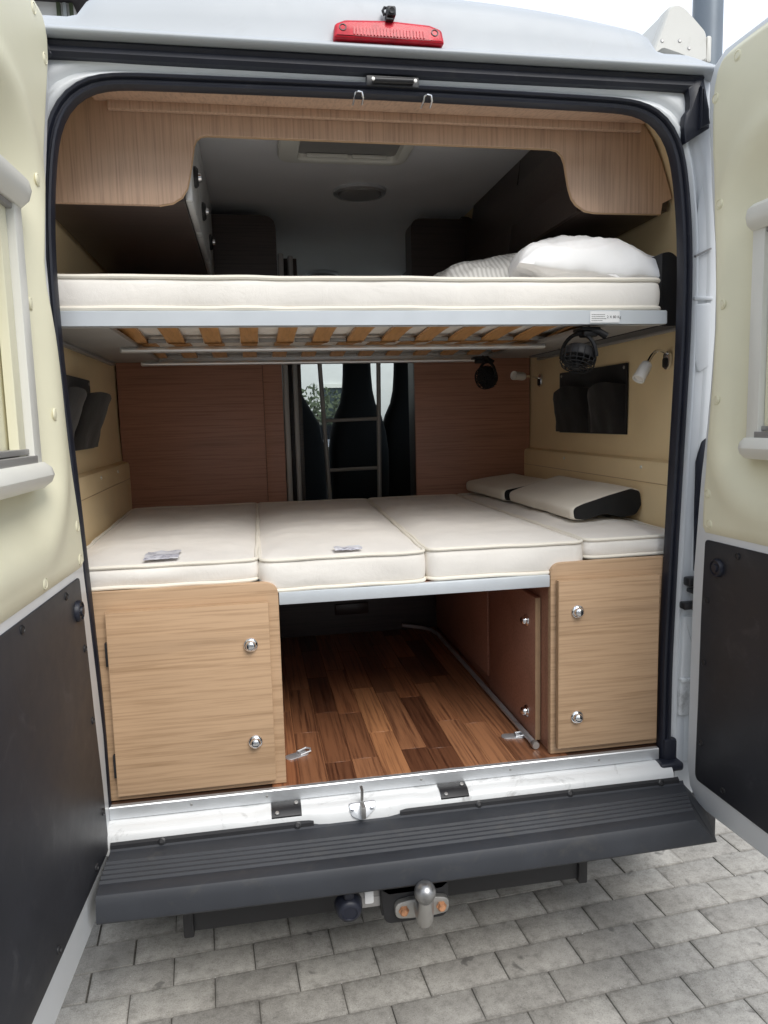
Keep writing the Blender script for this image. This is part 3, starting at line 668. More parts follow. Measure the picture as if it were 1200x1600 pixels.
LB = [(.112, 1.163), (.096, 1.009), (.078, .831), (.054, .643), (.044, .504), (.043, .465)]
rear_door(-1, (-.75, 0, 0), 92.6, LW, LC, LB, 2.40, .352, .295, [(.138, 2.342), (.085, 2.27), (.205, 1.99), (.239, 1.744), (.206, 1.526), (.115, 1.279), (.112, 1.203), (.361, 1.203)], [(.223, 1.145), (.487, 1.148), (.115, .998), (.098, .819), (.072, .579), (.161, .492), (.445, .502)], (.150, 1.094))
RW = [(.11, 2.364), (.07, 2.343), (.054, 2.312), (.051, 2.277), (.058, 2.183), (.072, 2.044), (.09, 1.917), (.098, 1.805), (.098, 1.691), (.089, 1.555), (.074, 1.415), (.062, 1.334), (.053, 1.231), (.046, 1.139), (.040, 1.066), (.037, .886), (.035, .638), (.035, .513), (.049, .455), (.080, .424), (.12, .416)]
RC = [(.20, 2.352), (.15, 2.3505), (.127, 2.347), (.10, 2.336), (.085, 2.318), (.075, 2.288), (.073, 2.226), (.077, 2.134), (.089, 2.039), (.108, 1.892), (.116, 1.724), (.110, 1.599), (.100, 1.474), (.089, 1.374), (.079, 1.298), (.078, 1.222), (.078, 1.180)]
RB = [(.092, 1.163), (.090, 1.107), (.084, .957), (.081, .718), (.077, .53), (.077, .49)]
rear_door(1, (.808, 0, 0), 87.7, RW, RC, RB, 2.375, .402, .232, [(.167, 2.322), (.090, 2.258), (.124, 2.0), (.139, 1.758), (.131, 1.525), (.104, 1.285), (.113, 1.206)], [(.221, 1.140), (.109, 1.002), (.102, .83), (.102, .604), (.197, .515)], (.148, 1.097))

# ================================================================== CUPBOARDS UNDER THE BED
def cupboard(name, label, x0, x1, xi, zt, dx0, dx1, dz0, dz1, kx, kz):
    """xi = inner edge with the rounded top corner"""
    t = thing(name, ((x0+x1)/2, .2, .5515), label, 'cupboard')
    flip = xi == x0
    pts = [(x0, .5535), (x1, .5535), (x1, zt), (x0, zt)]; rad = [0, 0, .0 if flip else .035, .035 if flip else 0]
    f_ = MB(); f_.prism(rpoly(pts, rad, 8), XZ, .045, .026, b=.0025); build('front_panel', f_, 'oak', t)
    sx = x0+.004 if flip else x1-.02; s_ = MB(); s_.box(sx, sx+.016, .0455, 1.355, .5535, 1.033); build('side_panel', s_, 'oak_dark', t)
    d_ = MB(); d_.prism([(dx0, dz0), (dx1, dz0), (dx1, dz1), (dx0, dz1)], XZ, .0215, .005, b=.0015); dr = build('door', d_, 'oak', t)
    e_ = MB()
    e_.prism([(dx0-.0008, dz0-.0008), (dx1+.0008, dz0-.0008), (dx1+.0008, dz1+.0008), (dx0-.0008, dz1+.0008)], XZ, .0205, .0065, holes=[[(dx0+.002, dz0+.002), (dx1-.002, dz0+.002), (dx1-.002, dz1-.002), (dx0+.002, dz1-.002)]])
    build('edge_band', e_, 'oak_edge', dr)
    for z in kz: build('knob', knob_mesh(MB(), (kx, .005, z), (0, -1, 0)), 'chrome', dr)
    return t
cL = cupboard('storage_cupboard', 'larger oak cupboard at left under the bed with two chrome knobs', -.80, -.307, -.307, 1.094, -.727, -.334, .574, 1.047, -.382, (.941, .684))
hg = MB(); hg.box(-.735, -.728, .012, .024, .91, .97, .001); build('hinge', hg, 'black_plastic', cL); hg = MB(); hg.box(-.735, -.728, .012, .024, .62, .68, .001); build('hinge', hg, 'black_plastic', cL)
cR = cupboard('storage_cupboard', 'narrower oak cupboard at right under the bed with two chrome knobs', .428, .79, .428, 1.098, .443, .738, .577, 1.052, .497, (.965, .665))
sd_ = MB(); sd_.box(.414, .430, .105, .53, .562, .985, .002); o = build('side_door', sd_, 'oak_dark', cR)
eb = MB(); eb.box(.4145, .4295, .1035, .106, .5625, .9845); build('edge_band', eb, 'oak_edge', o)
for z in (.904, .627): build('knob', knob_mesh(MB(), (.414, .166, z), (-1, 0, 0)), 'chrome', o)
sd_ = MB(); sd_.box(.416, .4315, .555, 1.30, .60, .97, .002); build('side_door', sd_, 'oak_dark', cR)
# bed board
bb = thing('bed_board', (.06, .7, 1.03), 'silver edged board bridging the two cupboards under the mattresses', 'bed board')
b_ = MB(); b_.box(-.305, .4275, .0455, 1.38, 1.037, 1.063); build('board', b_, 'oak_dark', bb)
b_ = MB(); b_.box(-.3055, .4265, .028, .0445, 1.033, 1.0655, .0015); build('edge_profile', b_, 'alu_bed', bb)

# ================================================================== MATTRESSES AND CUSHIONS
def slab(corners, z0, z1, rad, crown_, bulge=.006, seed=0, lump=.003, nring=26):
    P = rpoly([tuple(c) for c in corners], rad, 6); Q = densify(P+[P[0]], .024)[:-1]
    n = len(Q); c = sum(Q, Vector((0, 0)))/n
    def off(i, d):
        a = Q[i-1]; b = Q[(i+1) % n]; t = (b-a).normalized(); return Q[i]+Vector((t.y, -t.x))*d
    area = sum(Q[i].x*Q[(i+1) % n].y-Q[(i+1) % n].x*Q[i].y for i in range(n)); sg = 1 if area > 0 else -1
    rings = []
    for t in (0, .06, .16, .3, .45, .6, .75, .88, .96, 1):
        d = bulge*math.sin(math.pi*t)-.009*max(0, 1-t/.1)**2-.009*max(0, (t-.9)/.1)**2
        rings.append([(*off(i, sg*(d+lump*.5*noise.noise(Vector((Q[i].x*9, Q[i].y*9, t*2+seed*7))))), z0+(z1-z0)*t) for i in range(n)])
    base = [Vector(p[:2]) for p in rings[-1]]
    for k in range(1, nring):
        s = 1-(k/nring)**1.0
        h = crown_*(1-s**5)
        rings.append([(*(c+(q-c)*s), z1+h+lump*min(1, 3*(1-s))*(noise.noise(Vector((*(c+(q-c)*s)*5, seed*3.1)))+.7*noise.noise(Vector(((c+(q-c)*s).x*5, (c+(q-c)*s).y*19, seed*1.7)))+.35*noise.noise(Vector(((c+(q-c)*s).x*26, (c+(q-c)*s).y*12, seed*2.7))))) for q in base])
    mb = MB(); V = [[mb.bm.verts.new(p) for p in r_] for r_ in rings]
    for A, B in zip(V, V[1:]):
        for k in range(n): mb.bm.faces.new((A[k], A[(k+1) % n], B[(k+1) % n], B[k]))
    mb.bm.faces.new(V[0][::-1]); cv = mb.bm.verts.new((c.x, c.y, sum(p[2] for p in rings[-1])/n))
    for k in range(n): mb.bm.faces.new((V[-1][k], V[-1][(k+1) % n], cv))
    pt_ = [(*(c+(Vector(p[:2])-c)*(1+.004/(Vector(p[:2])-c).length)), p[2]+.002) for p in rings[8]]; pb = [(*(c+(Vector(p[:2])-c)*(1+.003/(Vector(p[:2])-c).length)), p[2]-.001) for p in rings[1]]
    return mb, pt_, pb
def mattress(name, label, corners, z0, z1, rad=.03, crown_=.012, seed=0, group=None, piper=.005, lump=.0065, mat='mattress'):
    mb, a, b_ = slab(corners, z0, z1, rad, crown_, seed=seed, lump=lump)
    c = sum((Vector(q) for q in corners), Vector((0, 0)))/4
    t = thing(name, (c.x, c.y, z0), label, 'mattress', group); build('cover', mb, mat, t, ang=60)
    for pth in (a, b_):
        pth = [(p[0]+.0016*noise.noise(Vector((p[0]*13, p[1]*13, seed))), p[1]+.0016*noise.noise(Vector((p[0]*13, p[1]*13, seed+4))), p[2]+.0024*noise.noise(Vector((p[0]*9, p[1]*9, seed+8)))) for p in pth]
        build('piping', MB().tube(pth, piper, 8, closed=True), 'piping', t)
    return t
G = 'mattress pieces of the lower bed'
m1 = mattress('mattress', 'cream mattress piece at far left of lower bed with crumpled label', [(-.835, .05), (-.357, .05), (-.349, 1.385), (-.862, 1.385)], 1.0955, 1.150, .03, .014, 1, G)
m2 = mattress('mattress', 'cream mattress piece above the bed board, second from left, small label', [(-.352, .036), (.083, .036), (.128, 1.385), (-.345, 1.385)], 1.0665, 1.150, .04, .014, 2, G)
m3 = mattress('mattress', 'cream mattress piece third from left on the lower bed', [(.091, .045), (.536, .045), (.535, 1.385), (.136, 1.385)], 1.0665, 1.151, .04, .014, 3, G)
m4 = mattress('mattress', 'cream mattress piece at far right under the two wedge cushions', [(.544, .06), (.845, .06), (.862, 1.385), (.542, 1.385)], 1.0995, 1.150, .03, .010, 4, G)
def label_sheet(parent, x0, x1, y0, y1, z, mat='print', seed=0):
    l = MB(); l.grid(10, 6, lambda u, v: (x0+(x1-x0)*u+.004*noise.noise(Vector((v*3, seed, 0))), y0+(y1-y0)*v+.006*u, z+.004*sm(0, .25, v)+.0035*noise.noise(Vector((u*4, v*4, seed))))); build('label', l, mat, parent)
label_sheet(m1, -.640, -.555, .07, .17, 1.1615, seed=1); label_sheet(m2, -.155, -.082, .06, .098, 1.1600, seed=5)
# wedge cushions with black sides
def wedge(label, prof, y0, y1, xtab, seed):
    t = thing('wedge_cushion', (.74, (y0+y1)/2, 1.165), label, 'cushion', 'wedge cushions on the lower bed')
    n = len(prof); rings = []
    cx = sum(p[0] for p in prof)/n; cz = sum(p[1] for p in prof)/n
    for k, s in ((0, .94), (.01, .985), (.03, 1), (.2, 1), (.4, 1), (.6, 1), (.8, 1), (.97, 1), (.99, .985), (1, .94)):
        y = y0+(y1-y0)*k; rings.append([(cx+(x-cx)*s+xtab*k+.003*noise.noise(Vector((k*4, x*9, seed))), y+.0*x, cz+(z-cz)*s+.003*noise.noise(Vector((k*5, x*8, z*8+seed)))) for x, z in prof])
    build('cover', MB().loft(rings, caps=False), 'cushion', t, ang=60)
    for k, yy, sg in ((0, y0-.0015, -1), (1, y1+.0015, 1)):
        f_ = MB(); f_.prism([(cx+(x-cx)*.945+xtab*k, cz+(z-cz)*.945) for x, z in prof], XZ, yy+sg*-.006, yy); build('side_gusset', f_, 'dark_side', t)
wp = rpoly([(.628, 1.168), (.665, 1.163), (.735, 1.182), (.80, 1.166), (.848, 1.172), (.868, 1.205), (.862, 1.252), (.830, 1.262), (.75, 1.243), (.66, 1.218), (.622, 1.203)], [.012, .03, .05, .03, .03, .02, .018, .02, .05, .05, .02], 4)
wedge('front cream wedge cushion with black side facing out, beside right wall', wp, .335, .90, -.008, 1)
wp2 = rpoly([(.600, 1.168), (.70, 1.164), (.80, 1.166), (.862, 1.175), (.864, 1.228), (.82, 1.238), (.70, 1.226), (.597, 1.210)], [.016, .03, .03, .02, .02, .03, .05, .02], 4)
wedge('rear cream wedge cushion in the corner by the wooden partition', wp2, .918, 1.375, -.018, 2)

# ================================================================== BUNK
bk = thing('bunk_bed', (0, .6, 1.72), 'raised bunk frame with silver front rail and curved birch slats', 'bunk bed')
b_ = MB(); b_.prism(rpoly([(.048, 1.735), (.085, 1.735), (.085, 1.739), (.054, 1.741), (.052, 1.771), (.046, 1.771)], .001, 1), YZ, -.83, .765); b_.prism(rrect(-.83, .77, 1.735, 1.771, .004), XZ, .058, .048, b=.003); fr_ = build('front_rail', b_, 'alu_bed', bk)
for y, z, a, c in ((.60, 1.722, -.745, .64), (1.15, 1.722, -.76, .63)):
    b_ = MB(); b_.box(a, c, y-.012, y+.012, z, z+(.018 if y < 1 else .052), .004); b_.tube([(a+.01, y-.03, z+.006), (c-.01, y-.03, z+.006)], .007, 8); build('cross_rail', b_, 'alu', bk)
for s, a, c in ((-1, -.88, -.69), (1, .61, .865)):
    b_ = MB(); b_.box(a, c, .10, 1.18, 1.738, 1.752, .003); b_.box(*((a, a+.02) if s < 0 else (c-.02, c)), .09, 1.19, 1.728, 1.738, .003); build('end_plate', b_, 'grey_metal', bk)
def slat_mesh(y0, y1):
    s_ = MB(); n = 12
    def sec(k):
        y = y0+(y1-y0)*k/n; z = 1.7495+.016*math.sin(math.pi*k/n)**.9
        return [(-.0265, y, z), (.0265, y, z), (.0265, y, z+.008), (-.0265, y, z+.008)]
    return s_.loft([sec(k) for k in range(n+1)])
for y0, y1 in ((.062, .585), (.615, 1.14)):
    pr = None
    for k in range(13):
        x = -.687+k*.1125
        if pr is None: pr = build('slat', slat_mesh(y0, y1), 'slat', bk, ang=25); base = WL[pr].copy(); pr.location += Vector((x, 0, 0))
        else: dup(pr, base+Vector((x, 0, 0)), bk)
        if k < 12:
            h = MB(); h.box(x+.030, x+.083, y1-.012, y1+.004, 1.750, 1.762, .002); build('slat_holder', h, 'grey_metal', bk)
ep = MB(); ep.prism(rpoly([(.775, 1.735), (.863, 1.735), (.866, 1.80), (.845, 1.90), (.80, 1.935), (.775, 1.93)], [0, 0, .03, .06, .03, 0], 5), XZ, .09, 1.1, b=.004); build('end_pad', ep, 'black_fabric', bk)
lb = MB(); lb.prism(rrect(.545, .629, 1.739, 1.7685, .001), XZ, .0457, .0453); lab = build('load_label', lb, 'sticker', bk)
tx = MB()
for k, L in enumerate((.037, .036, .040, .030)):
    z = 1.7598-k*.0052; x = .549
    while x < .549+L:
        w_ = random.uniform(.0012, .004); tx.box(x, x+w_, .0449, .0451, z-.0006, z+.0006); x += w_+.0009
build('small_print', tx, 'ink', lab)
cu = bpy.data.curves.new('tmp_text', 'FONT'); cu.body = '2 X 80 Kg'; cu.size = .0098; cu.extrude = .0001
to = bpy.data.objects.new('tmp_text', cu); COL.objects.link(to); to.rotation_euler = (R(90), 0, 0)
dgp = bpy.context.evaluated_depsgraph_get(); me = bpy.data.meshes.new_from_object(to.evaluated_get(dgp)); COL.objects.unlink(to); bpy.data.objects.remove(to)
me.materials.clear(); me.materials.append(M['ink']); me.transform(Matrix.Rotation(R(90), 4, 'X'))
tt = bpy.data.objects.new('load_text', me); COL.objects.link(tt); tt.parent = lab; WL[tt] = Vector((.5925, .0450, 1.7505)); tt.location = WL[tt]-WL[lab]
bm_ = mattress('bunk_mattress', 'cream mattress lying along the upper bunk', [(-.845, .056), (.757, .056), (.757, 1.14), (-.845, 1.14)], 1.7735, 1.852, .035, .004, 9, None, .0062, .0035)
# pillows on the bunk
def pillow(name, label, c, sx, sy, h, rz, mat, seed, tilt=0, wr=.015):
    mb = MB(); N_ = 72; ca, sa = math.cos(rz), math.sin(rz); ct, st_ = math.cos(tilt), math.sin(tilt)
    V = {}
    for side in (1, -1):
        for i in range(N_+1):
            for j in range(N_+1):
                u, v = -1+2*i/N_, -1+2*j/N_; edge = i in (0, N_) or j in (0, N_)
                if side < 0 and edge: V[-1, i, j] = V[1, i, j]; continue
                t = max(0, 1-abs(u)**2.6)**.62*max(0, 1-abs(v)**2.6)**.62
                pin = 1-.09*(1-abs(v)**2)*abs(u)**3; pin2 = 1-.09*(1-abs(u)**2)*abs(v)**3
                x, y = u*sx*pin, v*sy*pin2
                e = 1-t; fold = math.exp(-(noise.noise(Vector((u*2.2+v*1.1+seed, v*4.5-u*1.5, seed+9)))/.16)**2); nn = noise.noise(Vector((u*2.2+seed, v*2.2, seed)))*1.1+noise.noise(Vector((u*7*(1-.5*abs(u)), v*7, seed+5)))*.6*(.4+e)+fold*.8*(.25+e)+noise.noise(Vector((u*14, v*14+u*5, seed+2)))*.22
                z = side*h*t*(1 if side > 0 else .30)+(wr*nn*min(1, t*2.0))
                x, z = x*ct-z*st_, x*st_+z*ct
                V[side, i, j] = mb.bm.verts.new((c[0]+x*ca-y*sa, c[1]+x*sa+y*ca, max(c[2]+z, 1.8535)))
        for i in range(N_):
            for j in range(N_):
                q = [V[side, i, j], V[side, i+1, j], V[side, i+1, j+1], V[side, i, j+1]]
                try: mb.bm.faces.new(q if side > 0 else q[::-1])
                except ValueError: pass
    return build(name, mb, mat, None, 80, label=label, cat='pillow')
pw_ = pillow('pillow', 'plump white cotton pillow on the bunk with a small tag', (.628, .325, 1.886), .240, .225, .122, R(-4), 'pillow', 3, R(-5), .013)
tg = MB(); tg.grid(3, 4, lambda u, v: (.612+.026*u+.004*v, .088-.03*v, 1.872-.010*v-.008*u*v)); build('care_tag', tg, 'sticker', pw_)
pillow('pillow', 'grey striped pillow lying behind the white pillow', (.455, .56, 1.878), .30, .30, .125, R(6), 'striped', 8, R(7), .014)

# ================================================================== UPPER FURNITURE
vl = thing('wooden_valance', (0, .2, 2.06), 'arched oak valance panel framing the top of the opening', 'valance')
vp = [(-.866, 2.08), (-.845, 2.058)]+[(-.56, 2.057), (-.527, 2.063), (-.503, 2.078), (-.489, 2.10), (-.481, 2.13), (-.474, 2.165), (-.467, 2.203), (-.460, 2.219), (-.448, 2.228), (-.432, 2.231), (.496, 2.230), (.518, 2.226), (.532, 2.213), (.540, 2.193), (.546, 2.16), (.553, 2.125), (.562, 2.10), (.576, 2.083), (.602, 2.067), (.63, 2.063), (.833, 2.063), (.836, 2.092), (.866, 2.106), (.855, 2.141), (.834, 2.202), (.802, 2.268), (.770, 2.312), (-.752, 2.312), (-.785, 2.268), (-.818, 2.202), (-.852, 2.12)]
v_ = MB(); v_.prism(vp, XZ, .215, .20, b=.002); build('panel', v_, 'oak_v', vl)
v_ = MB(); v_.tube([(x, .206, z) for x, z in vp[2:24]], .0035, 6); build('edge_band', v_, 'oak_edge', vl)
v_ = MB(); v_.prism([(.035, 2.272), (.20, 2.303), (.20, 2.315), (.035, 2.284)], YZ, -.70, .765); build('header_board', v_, 'oak_y', vl)
v_ = MB(); v_.prism(rpoly([(.183, 2.279), (.1995, 2.279), (.1995, 2.3035), (.183, 2.3005)], .003, 2), YZ, -.668, .758); build('moulding', v_, 'oak_v', vl)
# overhead lockers
oh = thing('overhead_locker', (-.68, .7, 2.07), 'left overhead locker with pale grey doors behind the valance', 'locker')
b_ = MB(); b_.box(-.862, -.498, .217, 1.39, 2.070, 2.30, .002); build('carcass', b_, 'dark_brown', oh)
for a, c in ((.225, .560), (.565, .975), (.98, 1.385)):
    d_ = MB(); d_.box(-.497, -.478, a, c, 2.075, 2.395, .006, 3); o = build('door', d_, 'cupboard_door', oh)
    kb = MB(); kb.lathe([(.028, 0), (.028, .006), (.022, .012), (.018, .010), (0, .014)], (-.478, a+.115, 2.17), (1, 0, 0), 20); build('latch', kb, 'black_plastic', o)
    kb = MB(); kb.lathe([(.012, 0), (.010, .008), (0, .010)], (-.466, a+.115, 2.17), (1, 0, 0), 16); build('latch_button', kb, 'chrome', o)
oh = oh2 = thing('overhead_locker', (.72, .7, 2.07), 'right overhead locker above the pillow, doors coloured dark for shade', 'locker')
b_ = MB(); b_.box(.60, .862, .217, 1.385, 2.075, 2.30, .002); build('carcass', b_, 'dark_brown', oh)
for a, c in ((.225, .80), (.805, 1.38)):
    d_ = MB(); d_.prism([(.585, 2.07), (.60, 2.07), (.648, 2.403), (.633, 2.403)], XZ, a, c, b=.002); build('door', d_, 'dark_brown', oh)  # shade on this side is put into the door colour
b_ = MB(); b_.box(.625, .80, 1.54, 2.9, 2.10, 2.40, .002); build('dark_filler', b_, 'dark_brown', oh2)  # dark filler box covering the lining beyond the tall cabinet
# tall cabinets forming the partition
def tall(label, x0, x1, corner_right, seam, yb=2.1):
    t = thing('tall_cabinet', ((x0+x1)/2, 1.7, .5515), label, 'cabinet')
    pts = [(x0, .552), (x1, .552), (x1, 2.355), (x0, 2.355)]; rad = [0, 0, .06 if corner_right else 0, 0 if corner_right else .05]
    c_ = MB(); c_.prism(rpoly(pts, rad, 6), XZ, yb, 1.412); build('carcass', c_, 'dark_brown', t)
    cuts = [x0, seam, x1] if seam else [x0, x1]
    for a, c in zip(cuts, cuts[1:]):
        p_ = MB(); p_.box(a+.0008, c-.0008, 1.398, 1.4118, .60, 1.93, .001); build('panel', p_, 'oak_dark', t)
    return t
tl = tall('tall cabinet at left, its wood panel backing the lower bed', -.895, -.218, True, -.30)
tr = tall('tall cabinet at right, its wood panel backing the wedge cushions', .360, .895, False, None, 1.53)
sw = MB(); sw.box(.615, .665, 1.385, 1.3975, 2.215, 2.24, .003); build('switch_plate', sw, 'ivory', tr)
ps = thing('door_post', (-.19, 1.42, .5515), 'grey metal post on the edge of the left tall cabinet', 'post')
p_ = MB(); p_.box(-.215, -.192, 1.396, 1.45, .552, 2.2, .006); build('post', p_, 'grey_metal', ps); p_ = MB(); p_.box(-.172, -.150, 1.44, 1.50, .552, 2.2, .006); build('sliding_rail', p_, 'grey_metal', ps)
p_ = MB(); p_.box(-.19, -.13, 1.5, 2.1, .552, 2.2, .004); build('dark_jamb', p_, 'dark_brown', ps)
# roof vent and ceiling lights
rv = thing('roof_vent', (.0, .63, 2.38), 'cream framed roof vent in the camper ceiling', 'roof vent')
fr2 = MB(); fr2.prism(rrect(-.227, .213, .43, .836, .05), XY, 2.4045, 2.376, holes=[rrect(-.16, .175, .49, .803, .02)], b=.008); build('frame', fr2, 'ivory', rv)
fr2 = MB(); fr2.box(-.16, .175, .49, .803, 2.398, 2.403); build('blind', fr2, 'grey_metal', rv)
fr2 = MB(); fr2.box(-.13, .01, .785, .80, 2.384, 2.396, .003); fr2.box(.025, .145, .785, .80, 2.384, 2.396, .003); build('blind_handle', fr2, 'ivory', rv)
for k, (x, y, txt) in enumerate(((.112, 1.217, 'round clear ceiling lamp nearest the roof vent'), (.117, 2.90, 'round ceiling lamp far forward near the cab'))):
    cl_ = thing('ceiling_lamp', (x, y, 2.38), txt, 'ceiling lamp', 'ceiling lamps')
    l = MB(); l.lathe([(.105, .0), (.105, .012), (.095, .018), (.09, .010), (.0, .010)], (x, y, 2.4045), (0, 0, -1), 28); build('rim', l, 'alu', cl_)
    l = MB(); l.lathe([(.088, .0101), (.08, .020), (.05, .026), (0, .028)], (x, y, 2.4045), (0, 0, -1), 24); build('lens', l, 'grey_metal', cl_)

# ================================================================== SMALL THINGS INSIDE
# black wall organisers
def pocket(label, sgn, y0, y1, z0, z1, xw, bulge):
    t = thing('wall_organiser', (sgn*xw, (y0+y1)/2, z0), label, 'organiser', 'black wall organisers')
    f_ = MB(); f_.box(*sorted((sgn*(xw-.006), sgn*xw)), y0, y1, z0, z1, .002); build('back_sheet', f_, 'black_fabric', t)
    zt = z0+.165
    for a, c in ((y0+.01, (y0+y1)/2-.01), ((y0+y1)/2+.01, y1+.035)):
        p_ = MB(); n = 10
        def pk(u, v, a=a, c=c):
            y = a+(c-a)*u; z = z0+.004+(zt-z0+.012*math.sin(u*5))*v; d = bulge*(math.sin(math.pi*min(1, max(0, u)))**.45)*(.18+.82*v)
            return (sgn*(xw-.007-d+.006*noise.noise(Vector((u*5, v*5, a)))), y, z)
        p_.grid(14, 8, pk); be = [e for e in p_.bm.edges if e.is_boundary]; ex = bmesh.ops.extrude_edge_only(p_.bm, edges=be)
        for v in ex['geom']:
            if isinstance(v, bmesh.types.BMVert): v.co.x += sgn*.004
        build('pouch', p_, 'black_fabric', t, ang=60)
    for y in (y0+.02, y1-.02):
        for z in (z0+.012, z1-.014):
            s_ = MB(); s_.lathe([(.006, 0), (.005, .002), (0, .0025)], (sgn*(xw-.006), y, z), (-sgn, 0, 0), 10); build('stud', s_, 'grey_metal', t)
pocket('black fabric organiser hanging on the right wall under the bunk', 1, .50, 1.06, 1.425, 1.665, .899, .045)
pocket('black fabric organiser hanging on the left wall under the bunk', -1, .18, .86, 1.425, 1.655, .899, .085)
# reading lamps
def rlamp(label, base, path, head):
    t = thing('reading_lamp', base, label, 'reading lamp', 'reading lamps on the right wall')
    b = MB(); b.prism(rrect(base[1]-.017, base[1]+.017, base[2]-.030, base[2]+.026, .0165), YZ, base[0], base[0]-.010, b=.003); build('wall_plate', b, 'chrome', t)
    b = MB(); b.prism(rrect(base[1]-.014, base[1]+.014, base[2]-.024, base[2]+.006, .008), YZ, base[0]-.0101, base[0]-.014, b=.002); build('switch', b, 'black_plastic', t)
    pts = [Vector(p) for p in path]; cur = []
    for k in range(13):
        s = k/12; cur.append(pts[0]*(1-s)**2+pts[1]*2*s*(1-s)+pts[2]*s*s)
    b = MB(); b.tube(cur, .0045, 8); build('gooseneck', b, 'chrome', t)
    h0, h1 = Vector(head[0]), Vector(head[1]); L = (h1-h0).length
    b = MB(); b.lathe([(.006, -.002), (.009, 0), (.0155, .006), (.0175, .02), (.0175, L*.75), (.0185, L*.8), (.0185, L), (.015, L), (.014, L-.006), (0, L-.006)], h0, h1-h0, 20); build('head', b, 'frost', t)
rlamp('reading lamp on the right wall nearest the rear door', (.899, .255, 1.655), ((.889, .25, 1.672), (.845, .235, 1.70), (.800, .20, 1.643)), ((.800, .20, 1.643), (.762, .185, 1.594)))
rlamp('farther reading lamp on the right wall by the partition', (.899, 1.27, 1.65), ((.889, 1.265, 1.655), (.85, 1.24, 1.668), (.785, 1.17, 1.660)), ((.785, 1.17, 1.660), (.725, 1.14, 1.664)))
# clip fans
def fan(label, c, axis, clip, s=1.0, rr=.046):
    t = thing('clip_fan', c, label, 'fan', 'clip-on fans under the bunk')
    c = Vector(c); ax = Vector(axis).normalized(); sx = ax.cross(Vector((0, 0, 1))).normalized(); sy = sx.cross(ax).normalized()
    b = MB(); b.lathe([(rr*.55, -.030), (rr*.8, -.026), (rr*.96, -.014), (rr, -.002), (rr, .004)], c, ax, 28); build('motor_housing', b, 'fan', t)
    cg_ = MB()
    for q, (r_, h) in enumerate(((rr, .006), (rr*1.0, .018), (rr*.9, .027), (rr*.68, .032), (rr*.45, .034), (rr*.22, .034))):
        cg_.tube([c+ax*h+(sx*math.cos(a)+sy*math.sin(a))*r_ for a in [2*math.pi*k/28 for k in range(28)]], .0014, 6, closed=True)
    for k in range(16):
        a = 2*math.pi*k/16; e = sx*math.cos(a)+sy*math.sin(a)
        cg_.tube([c+e*rr-ax*.016, c+e*(rr+.001), c+e*rr+ax*.018, c+e*rr*.9+ax*.027, c+e*rr*.2+ax*.034], .0013, 6)
    build('cage', cg_, 'fan', t)
    b = MB(); b.lathe([(rr*.22, .0), (rr*.22, .034), (0, .037)], c, ax, 16)
    build('hub', b, 'fan', t)
    for k in range(4):
        a = 2*math.pi*k/4; e = sx*math.cos(a)+sy*math.sin(a); g = ax.cross(e)
        bl_ = MB(); bl_.grid(4, 4, lambda u, v: c+ax*(.012+.010*(v-.5))+e*(rr*(.2+.7*u))+g*(rr*.45*(v-.5)*(.5+u))); be = bl_.bm.faces[:]; ex = bmesh.ops.extrude_face_region(bl_.bm, geom=be, use_keep_orig=True)
        for v in ex['geom']:
            if isinstance(v, bmesh.types.BMVert): v.co += ax*.0015
        build('blade', bl_, 'fan', t)
    cp = Vector(clip); top = c+Vector((0, 0, rr*1.38)); arc = []
    for k in range(15):
        a = math.pi*k/14; arc.append(c+sx*math.cos(a)*(rr+.006)+Vector((0, 0, 1))*math.sin(a)*rr*1.38)
    b = MB(); b.tube(arc, .0055, 8); b.tube([top, (top+cp)/2+Vector((.004, 0, 0)), cp], .009, 10); build('bracket', b, 'fan', t)
    b = MB(); b.box(cp.x-.03, cp.x+.026, cp.y-.012, cp.y+.05, cp.z-.006, cp.z+.004, .004); b.tube([cp+Vector((.0, 0, -.004)), cp+Vector((.024, -.006, -.010)), cp+Vector((.042, -.010, -.022))], [.009, .0095, .010], 10); b.box(cp.x-.022, cp.x+.02, cp.y-.008, cp.y+.03, cp.z-.022, cp.z-.006, .005); build('clip', b, 'fan', t)
fan('black clip fan on the bunk rail in front of the organiser', (.535, .095, 1.652), (-.30, -.25, -.90), (.560, .075, 1.727))
fan('smaller looking black clip fan farther in under the bunk', (.533, .90, 1.645), (-.75, -.35, -.15), (.52, .92, 1.722), rr=.042)
# ladder
ld = thing('bunk_ladder', (.1, 1.62, .5515), 'thin grey metal ladder standing in the gap between the cabinets', 'ladder')
for pth in (((-.005, 1.62, .553), (-.010, 1.62, 1.16), (-.034, 1.62, 1.72), (-.037, 1.62, 1.80)), ((.222, 1.62, .553), (.228, 1.62, 1.16), (.238, 1.62, 1.72), (.239, 1.62, 1.80))):
    build('rail', MB().tube(pth, .0105, 10), 'grey_metal', ld)
for z, a, c in ((.80, -.005, .225), (1.03, -.008, .227), (1.266, -.014, .229), (1.497, -.024, .234), (1.785, -.036, .239)): build('rung', MB().tube([(a, 1.62, z), (c, 1.62, z+.004)], .0085, 8), 'grey_metal', ld)
